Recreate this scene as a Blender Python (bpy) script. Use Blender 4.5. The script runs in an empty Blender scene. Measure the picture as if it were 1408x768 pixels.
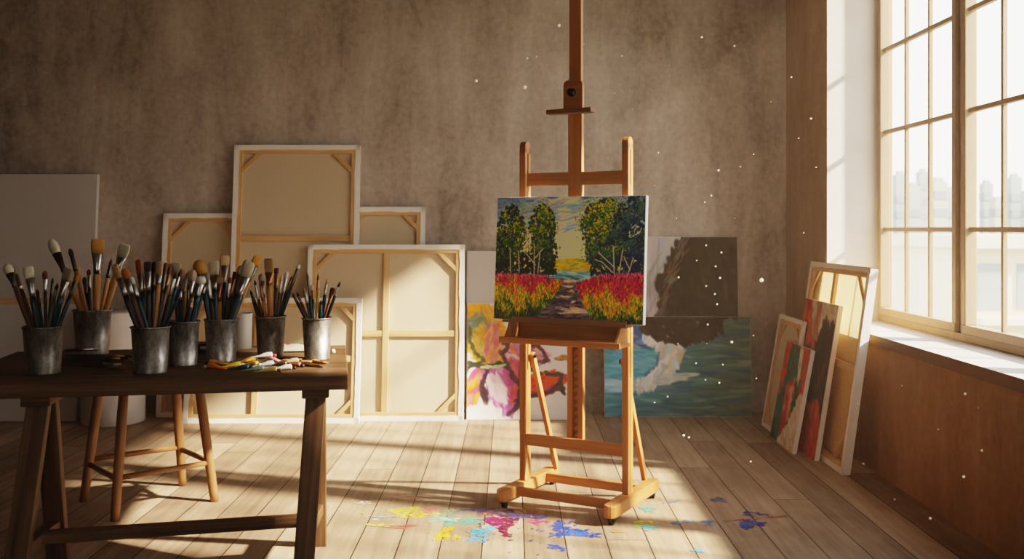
import bpy, bmesh, math, random
import numpy as np
from mathutils import Vector, Matrix, Quaternion

random.seed(7)
RNG = np.random.default_rng(11)
C = bpy.context.scene.collection
EYE = 1.30            # camera height
FPX = 35 / 36 * 1408  # focal length in pixels
CX, HY = 704, 314     # vanishing point of the room's depth lines


def X_at(px, d): return (px - CX) * d / FPX
def Z_at(py, d): return EYE - (py - HY) * d / FPX
def on_plane(px, py, z):
    """the point of the horizontal plane z that the photo shows at px, py"""
    d = (EYE - z) * FPX / (py - HY)
    return Vector((X_at(px, d), d, z))


# ------------------------------------------------------------------ materials
def lin(c):
    return tuple(((v / 12.92) if v <= 0.04045 else ((v + 0.055) / 1.055) ** 2.4) for v in c)
def rgb(r, g, b): return lin((r / 255, g / 255, b / 255)) + (1,)

class NT:
    def __init__(s, name):
        s.m = bpy.data.materials.new(name); s.m.use_nodes = True
        s.t = s.m.node_tree; s.n = s.t.nodes; s.n.clear()
        s.out = s.new('ShaderNodeOutputMaterial')
        s.bsdf = s.new('ShaderNodeBsdfPrincipled')
        s.link(s.bsdf.outputs[0], s.out.inputs[0])
    def new(s, typ, **kw):
        n = s.n.new(typ)
        for k, v in kw.items(): setattr(n, k, v)
        return n
    def link(s, a, b): s.t.links.new(a, b)
    def set(s, **kw):
        for k, v in kw.items(): s.bsdf.inputs[k.replace('_', ' ')].default_value = v
    def coords(s, kind='Object', scale=(1, 1, 1), loc=(0, 0, 0)):
        tc = s.new('ShaderNodeTexCoord'); mp = s.new('ShaderNodeMapping')
        mp.inputs['Scale'].default_value = scale; mp.inputs['Location'].default_value = loc
        s.link(tc.outputs[kind], mp.inputs[0]); return mp.outputs[0]
    def noise(s, vec, scale=5, detail=4, rough=.55, dist=0):
        n = s.new('ShaderNodeTexNoise')
        n.inputs['Scale'].default_value = scale; n.inputs['Detail'].default_value = detail
        n.inputs['Roughness'].default_value = rough; n.inputs['Distortion'].default_value = dist
        s.link(vec, n.inputs['Vector']); return n.outputs[0]
    def ramp(s, fac, stops):
        r = s.new('ShaderNodeValToRGB'); e = r.color_ramp.elements
        while len(e) < len(stops): e.new(.5)
        for el, (p, c) in zip(e, stops): el.position = p; el.color = c
        s.link(fac, r.inputs[0]); return r.outputs[0]
    def mix(s, fac, a, b, mode='MIX'):
        m = s.new('ShaderNodeMix', data_type='RGBA', blend_type=mode)
        for i, v in ((0, fac), (6, a), (7, b)):
            if hasattr(v, 'links'): s.link(v, m.inputs[i])
            else: m.inputs[i].default_value = v
        return m.outputs[2]
    def math(s, op, a, b=None, c=None):
        m = s.new('ShaderNodeMath', operation=op)
        for i, v in enumerate((a, b, c)):
            if v is None: continue
            if hasattr(v, 'links'): s.link(v, m.inputs[i])
            else: m.inputs[i].default_value = v
        return m.outputs[0]
    def bump(s, h, strength=.2, dist=.01):
        b = s.new('ShaderNodeBump'); b.inputs['Strength'].default_value = strength
        b.inputs['Distance'].default_value = dist
        s.link(h, b.inputs['Height']); s.link(b.outputs[0], s.bsdf.inputs['Normal'])
    def base(s, sock): s.link(sock, s.bsdf.inputs['Base Color'])

def plain(name, col, rough=.6, metal=0, var=.12, scale=20, bump=0, spec=.5):
    t = NT(name); t.set(Roughness=rough, Metallic=metal)
    t.bsdf.inputs['Specular IOR Level'].default_value = spec
    v = t.noise(t.coords(), scale, 5)
    lo = tuple(c * (1 - var) for c in col[:3]) + (1,); hi = tuple(min(1, c * (1 + var)) for c in col[:3]) + (1,)
    t.base(t.ramp(v, [(.3, lo), (.7, hi)]))
    if bump: t.bump(v, bump, .004)
    return t.m

def wood(name, dark, light, rough=.5, su=2.2, sv=38, var=.5, bump=.15, spec=.4):
    t = NT(name); t.set(Roughness=rough)
    t.bsdf.inputs['Specular IOR Level'].default_value = spec
    v = t.coords('UV', (su, sv, 1))
    g = t.noise(v, 1.0, 6, .6, .6)
    v2 = t.coords('UV', (su * .6, sv * .16, 1)); g2 = t.noise(v2, 1.0, 3, .5, 1.2)
    f = t.math('ADD', t.math('MULTIPLY', g, .6), t.math('MULTIPLY', g2, .4))
    t.base(t.ramp(f, [(.5 - .5 * var * .5, dark), (.5 + .5 * var * .5, light)]))
    t.bump(g, bump, .003)
    return t.m

M = {}
M['easel'] = wood('easel_beech', rgb(156, 98, 52), rgb(202, 140, 84), .38, 1.5, 45, .7, .08)
M['pine'] = wood('stretcher_pine', rgb(190, 150, 104), rgb(222, 186, 138), .55, 2, 40, .7, .1)
M['table'] = wood('table_oak', rgb(60, 43, 31), rgb(128, 97, 68), .55, 1.6, 42, .6, .3, .3)
M['stool'] = wood('stool_oak', rgb(108, 74, 44), rgb(160, 116, 72), .5, 2, 30, .7, .15)
M['ledge'] = wood('ledge_worn', rgb(92, 68, 50), rgb(150, 112, 78), .55, 1.5, 40, .8, .2)
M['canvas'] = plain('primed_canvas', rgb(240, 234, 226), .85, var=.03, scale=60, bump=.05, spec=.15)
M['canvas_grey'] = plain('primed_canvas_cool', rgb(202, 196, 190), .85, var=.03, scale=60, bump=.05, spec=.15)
M['linen'] = plain('raw_linen', rgb(204, 187, 160), .9, var=.05, scale=90, bump=.08, spec=.1)
M['linen_warm'] = plain('raw_linen_warm', rgb(222, 190, 134), .9, var=.06, scale=40, bump=.08, spec=.1)
def thin_linen():
    t = NT('thin_linen'); t.set(Roughness=.9); t.bsdf.inputs['Specular IOR Level'].default_value = .1
    v = t.noise(t.coords(), 60, 4); c = t.ramp(v, [(.3, rgb(222, 192, 138)), (.7, rgb(238, 212, 160))]); t.base(c)
    tl = t.new('ShaderNodeBsdfTranslucent'); t.link(c, tl.inputs[0])
    mx = t.new('ShaderNodeMixShader'); mx.inputs[0].default_value = .34
    t.link(t.bsdf.outputs[0], mx.inputs[1]); t.link(tl.outputs[0], mx.inputs[2]); t.link(mx.outputs[0], t.out.inputs[0]); return t.m
M['linen_warm'] = thin_linen()
M['black'] = plain('black_metal', rgb(24, 22, 21), .35, .6)
M['steel'] = plain('ferrule_steel', rgb(196, 192, 186), .28, 1, .15, 60)
M['steel_dark'] = plain('ferrule_dark', rgb(112, 104, 96), .35, 1, .2, 60)
M['copper'] = plain('ferrule_copper', rgb(176, 128, 92), .32, 1, .15, 60)
M['plinth'] = plain('white_plinth', rgb(206, 200, 194), .55, var=.03, scale=5)
M['cup'] = plain('white_ceramic', rgb(222, 214, 202), .4, var=.03, scale=20)
M['frame'] = plain('window_paint', rgb(166, 142, 114), .5, var=.06, scale=25)
M['sill'] = plain('sill_board', rgb(206, 200, 196), .55, var=.05, scale=14, bump=.05)
M['sill_edge'] = plain('sill_edge', rgb(112, 84, 58), .6, var=.12, scale=14)
M['brass'] = plain('brass_dull', rgb(150, 112, 62), .4, .9)

HANDLE = dict(teal=plain('handle_teal', rgb(14, 62, 74), .25, var=.15), black=plain('handle_black', rgb(30, 27, 27), .3, var=.2),
              brown=plain('handle_brown', rgb(96, 58, 40), .35, var=.2), tan=wood('handle_tan', rgb(186, 132, 76), rgb(222, 174, 112), .4, 3, 40),
              green=plain('handle_green', rgb(34, 62, 54), .3, var=.15), grey=plain('handle_grey', rgb(98, 92, 84), .4, var=.2),
              yellow=plain('handle_yellow', rgb(206, 172, 92), .35, var=.12))

def bristle_mat(name, col, tip):
    t = NT(name); t.set(Roughness=.75)
    v = t.coords('UV', (30, 1.2, 1)); g = t.noise(v, 1.0, 3, .6)
    lo = tuple(c * .74 for c in col[:3]) + (1,)
    c = t.ramp(g, [(.35, lo), (.65, col)])
    t.base(c); t.bump(g, .5, .004)
    return t.m
BRI = {k: bristle_mat('bristle_' + k, rgb(*c), None) for k, c in dict(
    cream=(232, 220, 192), ochre=(206, 150, 70), orange=(190, 112, 50), brown=(126, 74, 42), dark=(62, 44, 34),
    beige=(220, 186, 138), grey=(178, 164, 144), golden=(222, 158, 54), white=(238, 232, 218), pink=(206, 172, 146)).items()}

def galvanised():
    t = NT('galvanised_steel'); t.set(Metallic=.85)
    v = t.coords('Object', (1, 1, .45)); big = t.noise(v, 24, 7, .72, .15)
    spot = t.noise(t.coords('Object', (1, 1, .8)), 70, 3, .6)
    c = t.ramp(big, [(.34, rgb(88, 85, 81)), (.5, rgb(152, 148, 141)), (.66, rgb(204, 199, 190))])
    c = t.mix(t.ramp(spot, [(.66, (0, 0, 0, 1)), (.74, (1, 1, 1, 1))]), c, rgb(58, 48, 42))
    t.base(c)
    t.link(t.ramp(big, [(.3, (.58, .58, .58, 1)), (.7, (.38, .38, .38, 1))]), t.bsdf.inputs['Roughness'])
    t.bump(big, .12, .004)
    return t.m
M['zinc'] = galvanised()

def plaster(name, dark, mid, light, rough=.9):
    t = NT(name); t.set(Roughness=rough); t.bsdf.inputs['Specular IOR Level'].default_value = .15
    big = t.noise(t.coords('Object', (1, 1, .55)), 1.3, 5, .6, .3)
    streak = t.noise(t.coords('Object', (2.6, 2.6, .5)), 1.7, 7, .68, .9)
    fine = t.noise(t.coords('Object'), 26, 6, .7)
    f = t.math('ADD', t.math('MULTIPLY', big, .52), t.math('ADD', t.math('MULTIPLY', streak, .28), t.math('MULTIPLY', fine, .22)))
    c = t.ramp(f, [(.39, dark), (.5, mid), (.62, light)])
    pit = t.noise(t.coords('Object', (1, 1, .6)), 12, 7, .78, .6)
    c = t.mix(t.ramp(pit, [(.60, (0, 0, 0, 1)), (.74, (.45, .45, .45, 1))]), c, tuple(v * .55 for v in dark[:3]) + (1,))
    t.base(c)
    t.bump(t.math('ADD', fine, t.math('MULTIPLY', streak, .8)), .25, .006)
    return t.m
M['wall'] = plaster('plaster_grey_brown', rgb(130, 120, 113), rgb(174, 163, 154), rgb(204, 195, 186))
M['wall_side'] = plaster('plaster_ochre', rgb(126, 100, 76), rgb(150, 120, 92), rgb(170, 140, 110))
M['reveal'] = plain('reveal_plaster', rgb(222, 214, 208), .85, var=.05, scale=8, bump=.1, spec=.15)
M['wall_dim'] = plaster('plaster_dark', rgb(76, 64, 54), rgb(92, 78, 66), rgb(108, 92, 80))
M['ceiling'] = plain('ceiling_boards', rgb(84, 66, 50), .9, var=.05, scale=3)

def floor_mat():
    t = NT('floor_planks'); t.bsdf.inputs['Specular IOR Level'].default_value = .3
    tc = t.new('ShaderNodeTexCoord'); sp = t.new('ShaderNodeSeparateXYZ'); t.link(tc.outputs['Object'], sp.inputs[0])
    u = t.math('DIVIDE', t.math('SUBTRACT', sp.outputs[0], .05), .172)
    pid = t.math('FLOOR', u); fr = t.math('FRACT', u)
    edge = t.math('MINIMUM', fr, t.math('SUBTRACT', 1, fr))
    wn = t.new('ShaderNodeTexWhiteNoise', noise_dimensions='1D'); t.link(pid, wn.inputs['W'])
    yy = t.math('ADD', t.math('DIVIDE', sp.outputs[1], 2.7), t.math('MULTIPLY', wn.outputs[0], 7.3))
    yf = t.math('FRACT', yy); yid = t.math('FLOOR', yy)
    yedge = t.math('MINIMUM', yf, t.math('SUBTRACT', 1, yf))
    wn2 = t.new('ShaderNodeTexWhiteNoise', noise_dimensions='2D')
    cb = t.new('ShaderNodeCombineXYZ'); t.link(pid, cb.inputs[0]); t.link(yid, cb.inputs[1]); t.link(cb.outputs[0], wn2.inputs['Vector'])
    # grain runs along the planks; the offset keeps each plank's grain its own
    cg = t.new('ShaderNodeCombineXYZ')
    t.link(t.math('MULTIPLY', sp.outputs[0], 34), cg.inputs[0]); t.link(t.math('MULTIPLY', sp.outputs[1], 1.8), cg.inputs[1])
    t.link(t.math('MULTIPLY', wn2.outputs[0], 40), cg.inputs[2])
    grain = t.noise(cg.outputs[0], 1.0, 7, .62, .5)
    wear = t.noise(t.coords('Object', (1, .5, 1)), 2.6, 6, .65, .4)
    f = t.math('ADD', t.math('MULTIPLY', grain, .45), t.math('ADD', t.math('MULTIPLY', wear, .35), t.math('MULTIPLY', wn2.outputs[0], .22)))
    c = t.ramp(f, [(.32, rgb(120, 100, 82)), (.5, rgb(154, 132, 109)), (.7, rgb(186, 164, 138))])
    scuff = t.noise(t.coords('Object', (3, 1, 1)), 7, 6, .75, .8)
    c = t.mix(t.ramp(scuff, [(.62, (0, 0, 0, 1)), (.78, (.5, .5, .5, 1))]), c, rgb(96, 78, 64))
    gap = t.math('GREATER_THAN', edge, .014); gap2 = t.math('GREATER_THAN', yedge, .0009)
    g = t.math('MULTIPLY', gap, gap2)
    c = t.mix(g, rgb(34, 26, 22), c)
    t.base(c)
    t.link(t.ramp(wear, [(.3, (.62, .62, .62, 1)), (.7, (.48, .48, .48, 1))]), t.bsdf.inputs['Roughness'])
    t.bump(t.math('ADD', t.math('MULTIPLY', grain, .35), g), .35, .004)
    return t.m
M['floor'] = floor_mat()

def vcol_mat(name, rough=.55, bump=.15, spec=.3):
    t = NT(name); t.set(Roughness=rough); t.bsdf.inputs['Specular IOR Level'].default_value = spec
    a = t.new('ShaderNodeVertexColor', layer_name='paint'); t.base(a.outputs[0])
    if bump:
        n = t.noise(t.coords('Object', (1, 1, 1)), 160, 3, .6); t.bump(n, bump, .002)
    return t.m
M['oil'] = vcol_mat('oil_paint', .42, .25, .35)
M['oil_matt'] = vcol_mat('oil_paint_matt', .8, .2, .08)
def splat_mat():
    m = vcol_mat('floor_paint', .45, 0, .35); t = m.node_tree; n = t.nodes; out = [x for x in n if x.type == 'OUTPUT_MATERIAL'][0]; b = [x for x in n if x.type == 'BSDF_PRINCIPLED'][0]
    def nz(sc, scale, det, dist):
        tc = n.new('ShaderNodeTexCoord'); mp = n.new('ShaderNodeMapping'); mp.inputs['Scale'].default_value = sc; t.links.new(tc.outputs['Object'], mp.inputs[0])
        x = n.new('ShaderNodeTexNoise'); x.inputs['Scale'].default_value = scale; x.inputs['Detail'].default_value = det; x.inputs['Roughness'].default_value = .7; x.inputs['Distortion'].default_value = dist
        t.links.new(mp.outputs[0], x.inputs['Vector']); return x.outputs[0]
    a = n.new('ShaderNodeMath'); a.operation = 'ADD'; t.links.new(nz((1, .8, 1), 16, 7, 1.4), a.inputs[0]); t.links.new(nz((1, 3, 1), 40, 4, .5), a.inputs[1])
    r = n.new('ShaderNodeValToRGB'); r.color_ramp.elements[0].position = .455; r.color_ramp.elements[1].position = .50; t.links.new(a.outputs[0], r.inputs[0])
    a2 = n.new('ShaderNodeMath'); a2.operation = 'MULTIPLY'; a2.inputs[1].default_value = .5; t.links.new(a.outputs[0], a2.inputs[0]); t.links.new(a2.outputs[0], r.inputs[0])
    k = n.new('ShaderNodeMath'); k.operation = 'MULTIPLY'; k.inputs[1].default_value = .95; t.links.new(r.outputs[0], k.inputs[0])
    t.links.new(k.outputs[0], b.inputs['Alpha'])
    return m
M['splat'] = splat_mat()

def glass_mat():
    t = NT('window_glass'); t.n.remove(t.bsdf)
    tr = t.new('ShaderNodeBsdfTransparent'); gl = t.new('ShaderNodeBsdfGlossy'); gl.inputs['Roughness'].default_value = .02
    tr.inputs[0].default_value = (.97, .97, .96, 1)
    fr = t.new('ShaderNodeLayerWeight'); fr.inputs[0].default_value = .5
    mx = t.new('ShaderNodeMixShader'); t.link(t.math('MULTIPLY', t.math('POWER', fr.outputs[1], 3), .25), mx.inputs[0]); t.link(tr.outputs[0], mx.inputs[1]); t.link(gl.outputs[0], mx.inputs[2])
    t.link(mx.outputs[0], t.out.inputs[0]); return t.m
M['glass'] = glass_mat()

# ------------------------------------------------------------------ mesh builder
class MB:
    def __init__(s): s.v = []; s.f = []; s.uv = []; s.mi = []; s.sm = []; s.m = 0; s.smooth = False
    def face(s, idx, uv):
        s.f.append(tuple(idx)); s.uv.append(uv); s.mi.append(s.m); s.sm.append(s.smooth)
    def bar(s, a, b, w, t, side=None):
        """a straight beam from a to b, w wide along `side`, t thick across it; the grain follows the beam"""
        a = Vector(a); b = Vector(b); d = b - a; L = d.length; d.normalize()
        if side is None: side = Vector((1, 0, 0)) if abs(d.x) < .9 else Vector((0, 1, 0))
        side = Vector(side); side = (side - d * side.dot(d)).normalized(); n = d.cross(side)
        i = len(s.v)
        for p in (a, b):
            for su, tu in ((-1, -1), (1, -1), (1, 1), (-1, 1)):
                s.v.append(p + side * su * w / 2 + n * tu * t / 2)
        o = random.random() * 9
        for k in range(4):
            k2 = (k + 1) % 4; ww = w if k % 2 == 0 else t; v0 = o + k * .37
            s.face((i + k, i + k2, i + 4 + k2, i + 4 + k), [(o, v0), (o, v0 + ww), (o + L, v0 + ww), (o + L, v0)])
        s.face((i + 3, i + 2, i + 1, i), [(o, o), (o + .01, o), (o + .01, o + w), (o, o + w)])
        s.face((i + 4, i + 5, i + 6, i + 7), [(o, o), (o + .01, o), (o + .01, o + w), (o, o + w)])
        return s
    def box(s, x0, x1, y0, y1, z0, z1):
        """an upright box, grain along its longest side"""
        ex = (x1 - x0, y1 - y0, z1 - z0); k = ex.index(max(ex)); c = Vector(((x0 + x1) / 2, (y0 + y1) / 2, (z0 + z1) / 2))
        ax = [Vector((1, 0, 0)), Vector((0, 1, 0)), Vector((0, 0, 1))]
        j = (k + 1) % 3; l = (k + 2) % 3
        return s.bar(c - ax[k] * ex[k] / 2, c + ax[k] * ex[k] / 2, ex[j], ex[l], ax[j])
    def rings(s, rings, n=16, cap=True, M4=None, vscale=1):
        """rings of (z, rx, ry) or (z, rx, ry, cx, cy) joined into a skin"""
        i = len(s.v); M4 = M4 or Matrix(); s.smooth = True
        for r in rings:
            z, rx, ry = r[:3]; cx, cy = (r[3], r[4]) if len(r) > 3 else (0, 0)
            for k in range(n):
                a = 2 * math.pi * k / n
                s.v.append(M4 @ Vector((cx + rx * math.cos(a), cy + ry * math.sin(a), z)))
        for j in range(len(rings) - 1):
            za, zb = rings[j][0], rings[j + 1][0]
            for k in range(n):
                k2 = (k + 1) % n; p = i + j * n
                u0, u1 = k / n, (k + 1) / n
                s.face((p + k, p + k2, p + n + k2, p + n + k), [(za * vscale, u0 * .12), (za * vscale, u1 * .12), (zb * vscale, u1 * .12), (zb * vscale, u0 * .12)])
        if cap:
            s.face([i + k for k in range(n - 1, -1, -1)], [(0, 0)] * n)
            e = i + (len(rings) - 1) * n
            s.face([e + k for k in range(n)], [(0, 0)] * n)
        s.smooth = False
        return s
    def tube(s, a, b, r0, r1=None, n=14):
        a = Vector(a); b = Vector(b); r1 = r0 if r1 is None else r1
        q = (b - a).to_track_quat('Z', 'Y').to_matrix().to_4x4()
        return s.rings([(0, r0, r0), ((b - a).length, r1, r1)], n, True, Matrix.Translation(a) @ q)
    def prism(s, pts, origin, ex, ey, th):
        """polygon pts in the plane (ex, ey) through origin, pulled th along ex x ey"""
        ex = Vector(ex).normalized(); ey = Vector(ey).normalized(); nz = ex.cross(ey); o = Vector(origin); i = len(s.v); n = len(pts)
        for q in (-.5, .5):
            for x, y in pts: s.v.append(o + ex * x + ey * y + nz * th * q)
        s.face([i + k for k in range(n - 1, -1, -1)], [(pts[k][0], pts[k][1]) for k in range(n - 1, -1, -1)])
        s.face([i + n + k for k in range(n)], [(p[0], p[1]) for p in pts])
        for k in range(n):
            k2 = (k + 1) % n
            L = math.dist(pts[k], pts[k2])
            s.face((i + k, i + k2, i + n + k2, i + n + k), [(0, 0), (L, 0), (L, th), (0, th)])
        return s
    def build(s, name, mats, parent=None, bevel=0, seg=2, kind=None):
        me = bpy.data.meshes.new(name)
        me.from_pydata([tuple(v) for v in s.v], [], s.f)
        uv = me.uv_layers.new(name='UVMap')
        flat = [c for f in s.uv for p in f for c in p]
        uv.data.foreach_set('uv', flat)
        mats = mats if isinstance(mats, (list, tuple)) else [mats]
        for m in mats: me.materials.append(m)
        me.polygons.foreach_set('material_index', s.mi)
        me.polygons.foreach_set('use_smooth', s.sm)
        me.update()
        o = bpy.data.objects.new(name, me); C.objects.link(o)
        if parent: o.parent = parent
        if bevel:
            b = o.modifiers.new('soft_edges', 'BEVEL'); b.width = bevel; b.segments = seg; b.limit_method = 'ANGLE'; b.angle_limit = math.radians(40)
            b.harden_normals = False
        if kind: o['kind'] = kind
        return o

def tag(o, label, cat, group=None, kind=None):
    o['label'] = label; o['category'] = cat
    if group: o['group'] = group
    if kind: o['kind'] = kind
    return o
def thing(name, label, cat, loc=(0, 0, 0), rz=0, group=None):
    o = bpy.data.objects.new(name, None); o.empty_display_size = .1; C.objects.link(o)
    o.location = loc; o.rotation_euler = (0, 0, rz)
    return tag(o, label, cat, group)
def struct(mb, name, mats, parent=None, bevel=0):
    o = mb.build(name, mats, parent, bevel)
    if parent is None: o['kind'] = 'structure'
    return o
def bx(*a): return MB().box(*a)
def br(a, b, w, t, side=None): return MB().bar(a, b, w, t, side)

# ------------------------------------------------------------------ room
YB, XR, XL, YF, ZC = 7.05, 1.94, -4.6, -2.6, 3.7   # back wall, right wall, left wall, front wall, ceiling
XW0, XW1 = 2.255, 2.315                              # window frame
WY0, WY1, WZ0, WZ1 = 2.76, 6.13, .735, 3.10
struct(bx(XL - .2, XR + .4, YF - .2, YB + .2, -.2, 0), 'floor', M['floor'])
struct(bx(XL - .2, XR + .4, YF - .2, YB + .2, ZC, ZC + .2), 'ceiling', M['ceiling'])
struct(bx(XL - .2, XR + .4, YB, YB + .2, 0, ZC), 'wall_back', M['wall'])
struct(bx(XL - .2, XL, YF, YB, 0, ZC), 'wall_left', M['wall_dim'])
wf = MB(); FX0, FX1, FZ0, FZ1 = -.6, 1.6, .9, 2.9          # unseen window opening, added behind the camera for soft front fill
wf.box(XL - .2, XR + .4, YF - .2, YF, 0, FZ0); wf.box(XL - .2, XR + .4, YF - .2, YF, FZ1, ZC)
wf.box(XL - .2, FX0, YF - .2, YF, FZ0, FZ1); wf.box(FX1, XR + .4, YF - .2, YF, FZ0, FZ1)
struct(wf, 'wall_front', M['wall_dim'])
w2 = bpy.data.objects.new('added_fill_window', None); C.objects.link(w2); w2['kind'] = 'structure'
f = MB()
for x in (FX0 + .03, .4, FX1 - .03): f.box(x - .03, x + .03, YF - .14, YF - .08, FZ0, FZ1)
for z in (FZ0 + .03, 2.1, FZ1 - .03): f.box(FX0, FX1, YF - .13, YF - .09, z - .03, z + .03)
struct(f, 'window_frame', M['frame'], w2)
wr = MB()
XO = XW1 + .03
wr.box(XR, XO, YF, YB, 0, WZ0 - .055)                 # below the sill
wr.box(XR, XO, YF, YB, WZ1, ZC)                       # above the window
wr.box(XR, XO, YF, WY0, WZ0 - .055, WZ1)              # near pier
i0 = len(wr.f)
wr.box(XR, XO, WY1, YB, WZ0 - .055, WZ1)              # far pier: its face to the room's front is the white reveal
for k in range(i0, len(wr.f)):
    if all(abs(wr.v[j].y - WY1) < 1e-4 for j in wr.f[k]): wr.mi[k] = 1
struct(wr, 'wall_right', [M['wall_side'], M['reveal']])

win = bpy.data.objects.new('window_1', None); C.objects.link(win); win['kind'] = 'structure'
f = MB(); fw = .02
f.box(XW0, XW1 + .02, WY0, WY1, WZ0, WZ0 + .04); f.box(XW0, XW1 + .02, WY0, WY1, WZ1 - .05, WZ1)
f.box(XW0, XW1 + .02, WY1 - fw, WY1, WZ0 + .04, WZ1 - .05); f.box(XW0, XW1 + .02, WY0, WY0 + fw, WZ0 + .04, WZ1 - .05)
for y in (5.01, 3.87): f.box(XW0 + .012, XW1 + .01, y - .035, y + .035, WZ0 + .04, WZ1 - .05)
struct(f, 'window_frame', M['frame'], win, .004)
ROWS = (1.295, 1.885, 2.385)
for (ya, yb) in ((5.045, 6.11), (3.905, 4.975), (2.805, 3.835)):
    s = MB(); st = .046; z0, z1 = WZ0 + .04, WZ1 - .05
    s.box(XW0 - .012, XW1 - .012, ya, yb, z0, z0 + st); s.box(XW0 - .012, XW1 - .012, ya, yb, z1 - st, z1)
    s.box(XW0 - .008, XW1 - .012, ya, ya + st, z0 + st, z1 - st); s.box(XW0 - .012, XW1 - .012, yb - st, yb, z0 + st, z1 - st)
    cas = struct(s, 'casement', M['frame'], win, .004)
    m = MB(); g0, g1 = ya + st, yb - st
    for k in (1, 2):
        y = g0 + (g1 - g0) * k / 3; m.box(XW0 + .010, XW0 + .032, y - .010, y + .010, z0 + st, z1 - st)
    for z in ROWS: m.box(XW0 + .008, XW0 + .034, g0, g1, z - .012, z + .012)
    struct(m, 'glazing_bars', M['frame'], cas, .002)
    pn = MB(); pn.v = [Vector((XW0 + .02, y, z)) for y, z in ((g0, z0 + st), (g0, z1 - st), (g1, z1 - st), (g1, z0 + st))]
    pn.face((0, 1, 2, 3), [(0, 0), (0, 1), (1, 1), (1, 0)]); struct(pn, 'pane', M['glass'], cas)
sl2 = MB(); sl2.box(XR - .02, XW0 + .02, WY0, WY1, WZ0 - .055, WZ0)
for k, fc in enumerate(sl2.f):
    sl2.mi[k] = 0 if all(abs(sl2.v[j].z - WZ0) < 1e-4 for j in fc) else 1
struct(sl2, 'window_sill', [M['sill'], M['sill_edge']], win)

# ------------------------------------------------------------------ painting on vertex grids
class Art:
    """a small software canvas in numpy: its colours go onto the vertices of the painted face"""
    def __init__(s, w, h, bg): s.w, s.h = w, h; s.a = np.zeros((h, w, 3)); s.a[:] = np.array(bg) / 255; s.seed = np.random.default_rng(5)
    def grad(s, stops):
        v = np.linspace(0, 1, s.h); ps = [p for p, _ in stops]; cs = np.array([c for _, c in stops]) / 255
        for k in range(3): s.a[:, :, k] = np.interp(v, ps, cs[:, k])[:, None]
    def stroke(s, u, v, L, W, ang, col, al=.8):
        """one soft-edged brush mark; u, v, L, W as fractions of the width"""
        cx, cy, L, W = u * s.w, v * s.h, max(L * s.w, .8) / 2, max(W * s.w, .8) / 2
        R = int(max(L, W) + 2); x0, x1, y0, y1 = int(max(0, cx - R)), int(min(s.w, cx + R + 1)), int(max(0, cy - R)), int(min(s.h, cy + R + 1))
        if x1 <= x0 or y1 <= y0: return
        yy, xx = np.mgrid[y0:y1, x0:x1]; dx, dy = xx - cx, yy - cy; c, sn = math.cos(ang), math.sin(ang)
        p = (dx * c + dy * sn) / L; q = (-dx * sn + dy * c) / W
        m = np.clip((1.15 - np.sqrt(p * p + q * q)) * 3, 0, 1) * al
        s.a[y0:y1, x0:x1] = s.a[y0:y1, x0:x1] * (1 - m[..., None]) + np.clip(np.array(col) / 255, 0, 1) * m[..., None]
    def line(s, pts, W, col, al=.9, jit=0):
        for (ua, va), (ub, vb) in zip(pts, pts[1:]):
            n = max(2, int(math.hypot((ub - ua) * s.w, (vb - va) * s.h) / max(1, W * s.w * .45)))
            for k in range(n):
                t = k / n; ang = math.atan2((vb - va) * s.h, (ub - ua) * s.w)
                s.stroke(ua + (ub - ua) * t + s.seed.normal(0, jit), va + (vb - va) * t + s.seed.normal(0, jit), W * 1.6, W, ang, col, al)
    def inside(s, poly, u, v):
        r = False; n = len(poly); j = n - 1
        for i in range(n):
            (xi, yi), (xj, yj) = poly[i], poly[j]
            if (yi > v) != (yj > v) and u < (xj - xi) * (v - yi) / (yj - yi) + xi: r = not r
            j = i
        return r
    def fill(s, poly, n, L, W, cols, ang=None, al=.85, jit=14, angj=.5):
        us = [p[0] for p in poly]; vs = [p[1] for p in poly]; k = 0; tries = 0
        while k < n and tries < n * 12:
            tries += 1
            u = s.seed.uniform(min(us), max(us)); v = s.seed.uniform(min(vs), max(vs))
            if not s.inside(poly, u, v): continue
            c = np.array(cols[s.seed.integers(len(cols))]) + s.seed.normal(0, jit) + s.seed.normal(0, jit * .3, 3)
            a = (s.seed.uniform(0, 3.14) if ang is None else ang + s.seed.normal(0, angj))
            s.stroke(u, v, L * s.seed.uniform(.6, 1.4), W * s.seed.uniform(.6, 1.4), a, c, al); k += 1

def painted_face(name, art, x0, x1, z0, z1, y, parent, mat, sat=1.0, gain=1.0):
    """a fine grid facing local -Y that carries the art, its first row at the top"""
    h, w = art.h, art.w
    xs = np.linspace(x0, x1, w); zs = np.linspace(z1, z0, h)
    gx, gz = np.meshgrid(xs, zs); co = np.stack([gx, np.full_like(gx, y), gz], -1).reshape(-1, 3)
    idx = np.arange(h * w).reshape(h, w)
    q = np.stack([idx[1:, :-1], idx[1:, 1:], idx[:-1, 1:], idx[:-1, :-1]], -1).reshape(-1, 4)
    me = bpy.data.meshes.new(name); me.from_pydata(co.tolist(), [], q.tolist())
    a = np.clip(art.a, 0, 1).reshape(-1, 3); g_ = a.mean(1, keepdims=True); a = np.clip((g_ + (a - g_) * sat) * gain, 0, 1); a = np.where(a <= .04045, a / 12.92, ((a + .055) / 1.055) ** 2.4)
    ca = me.color_attributes.new('paint', 'FLOAT_COLOR', 'POINT')
    ca.data.foreach_set('color', np.concatenate([a, np.ones((len(a), 1))], 1).astype(np.float32).ravel())
    me.materials.append(mat); me.update()
    o = bpy.data.objects.new(name, me); C.objects.link(o); o.parent = parent
    return o

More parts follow.
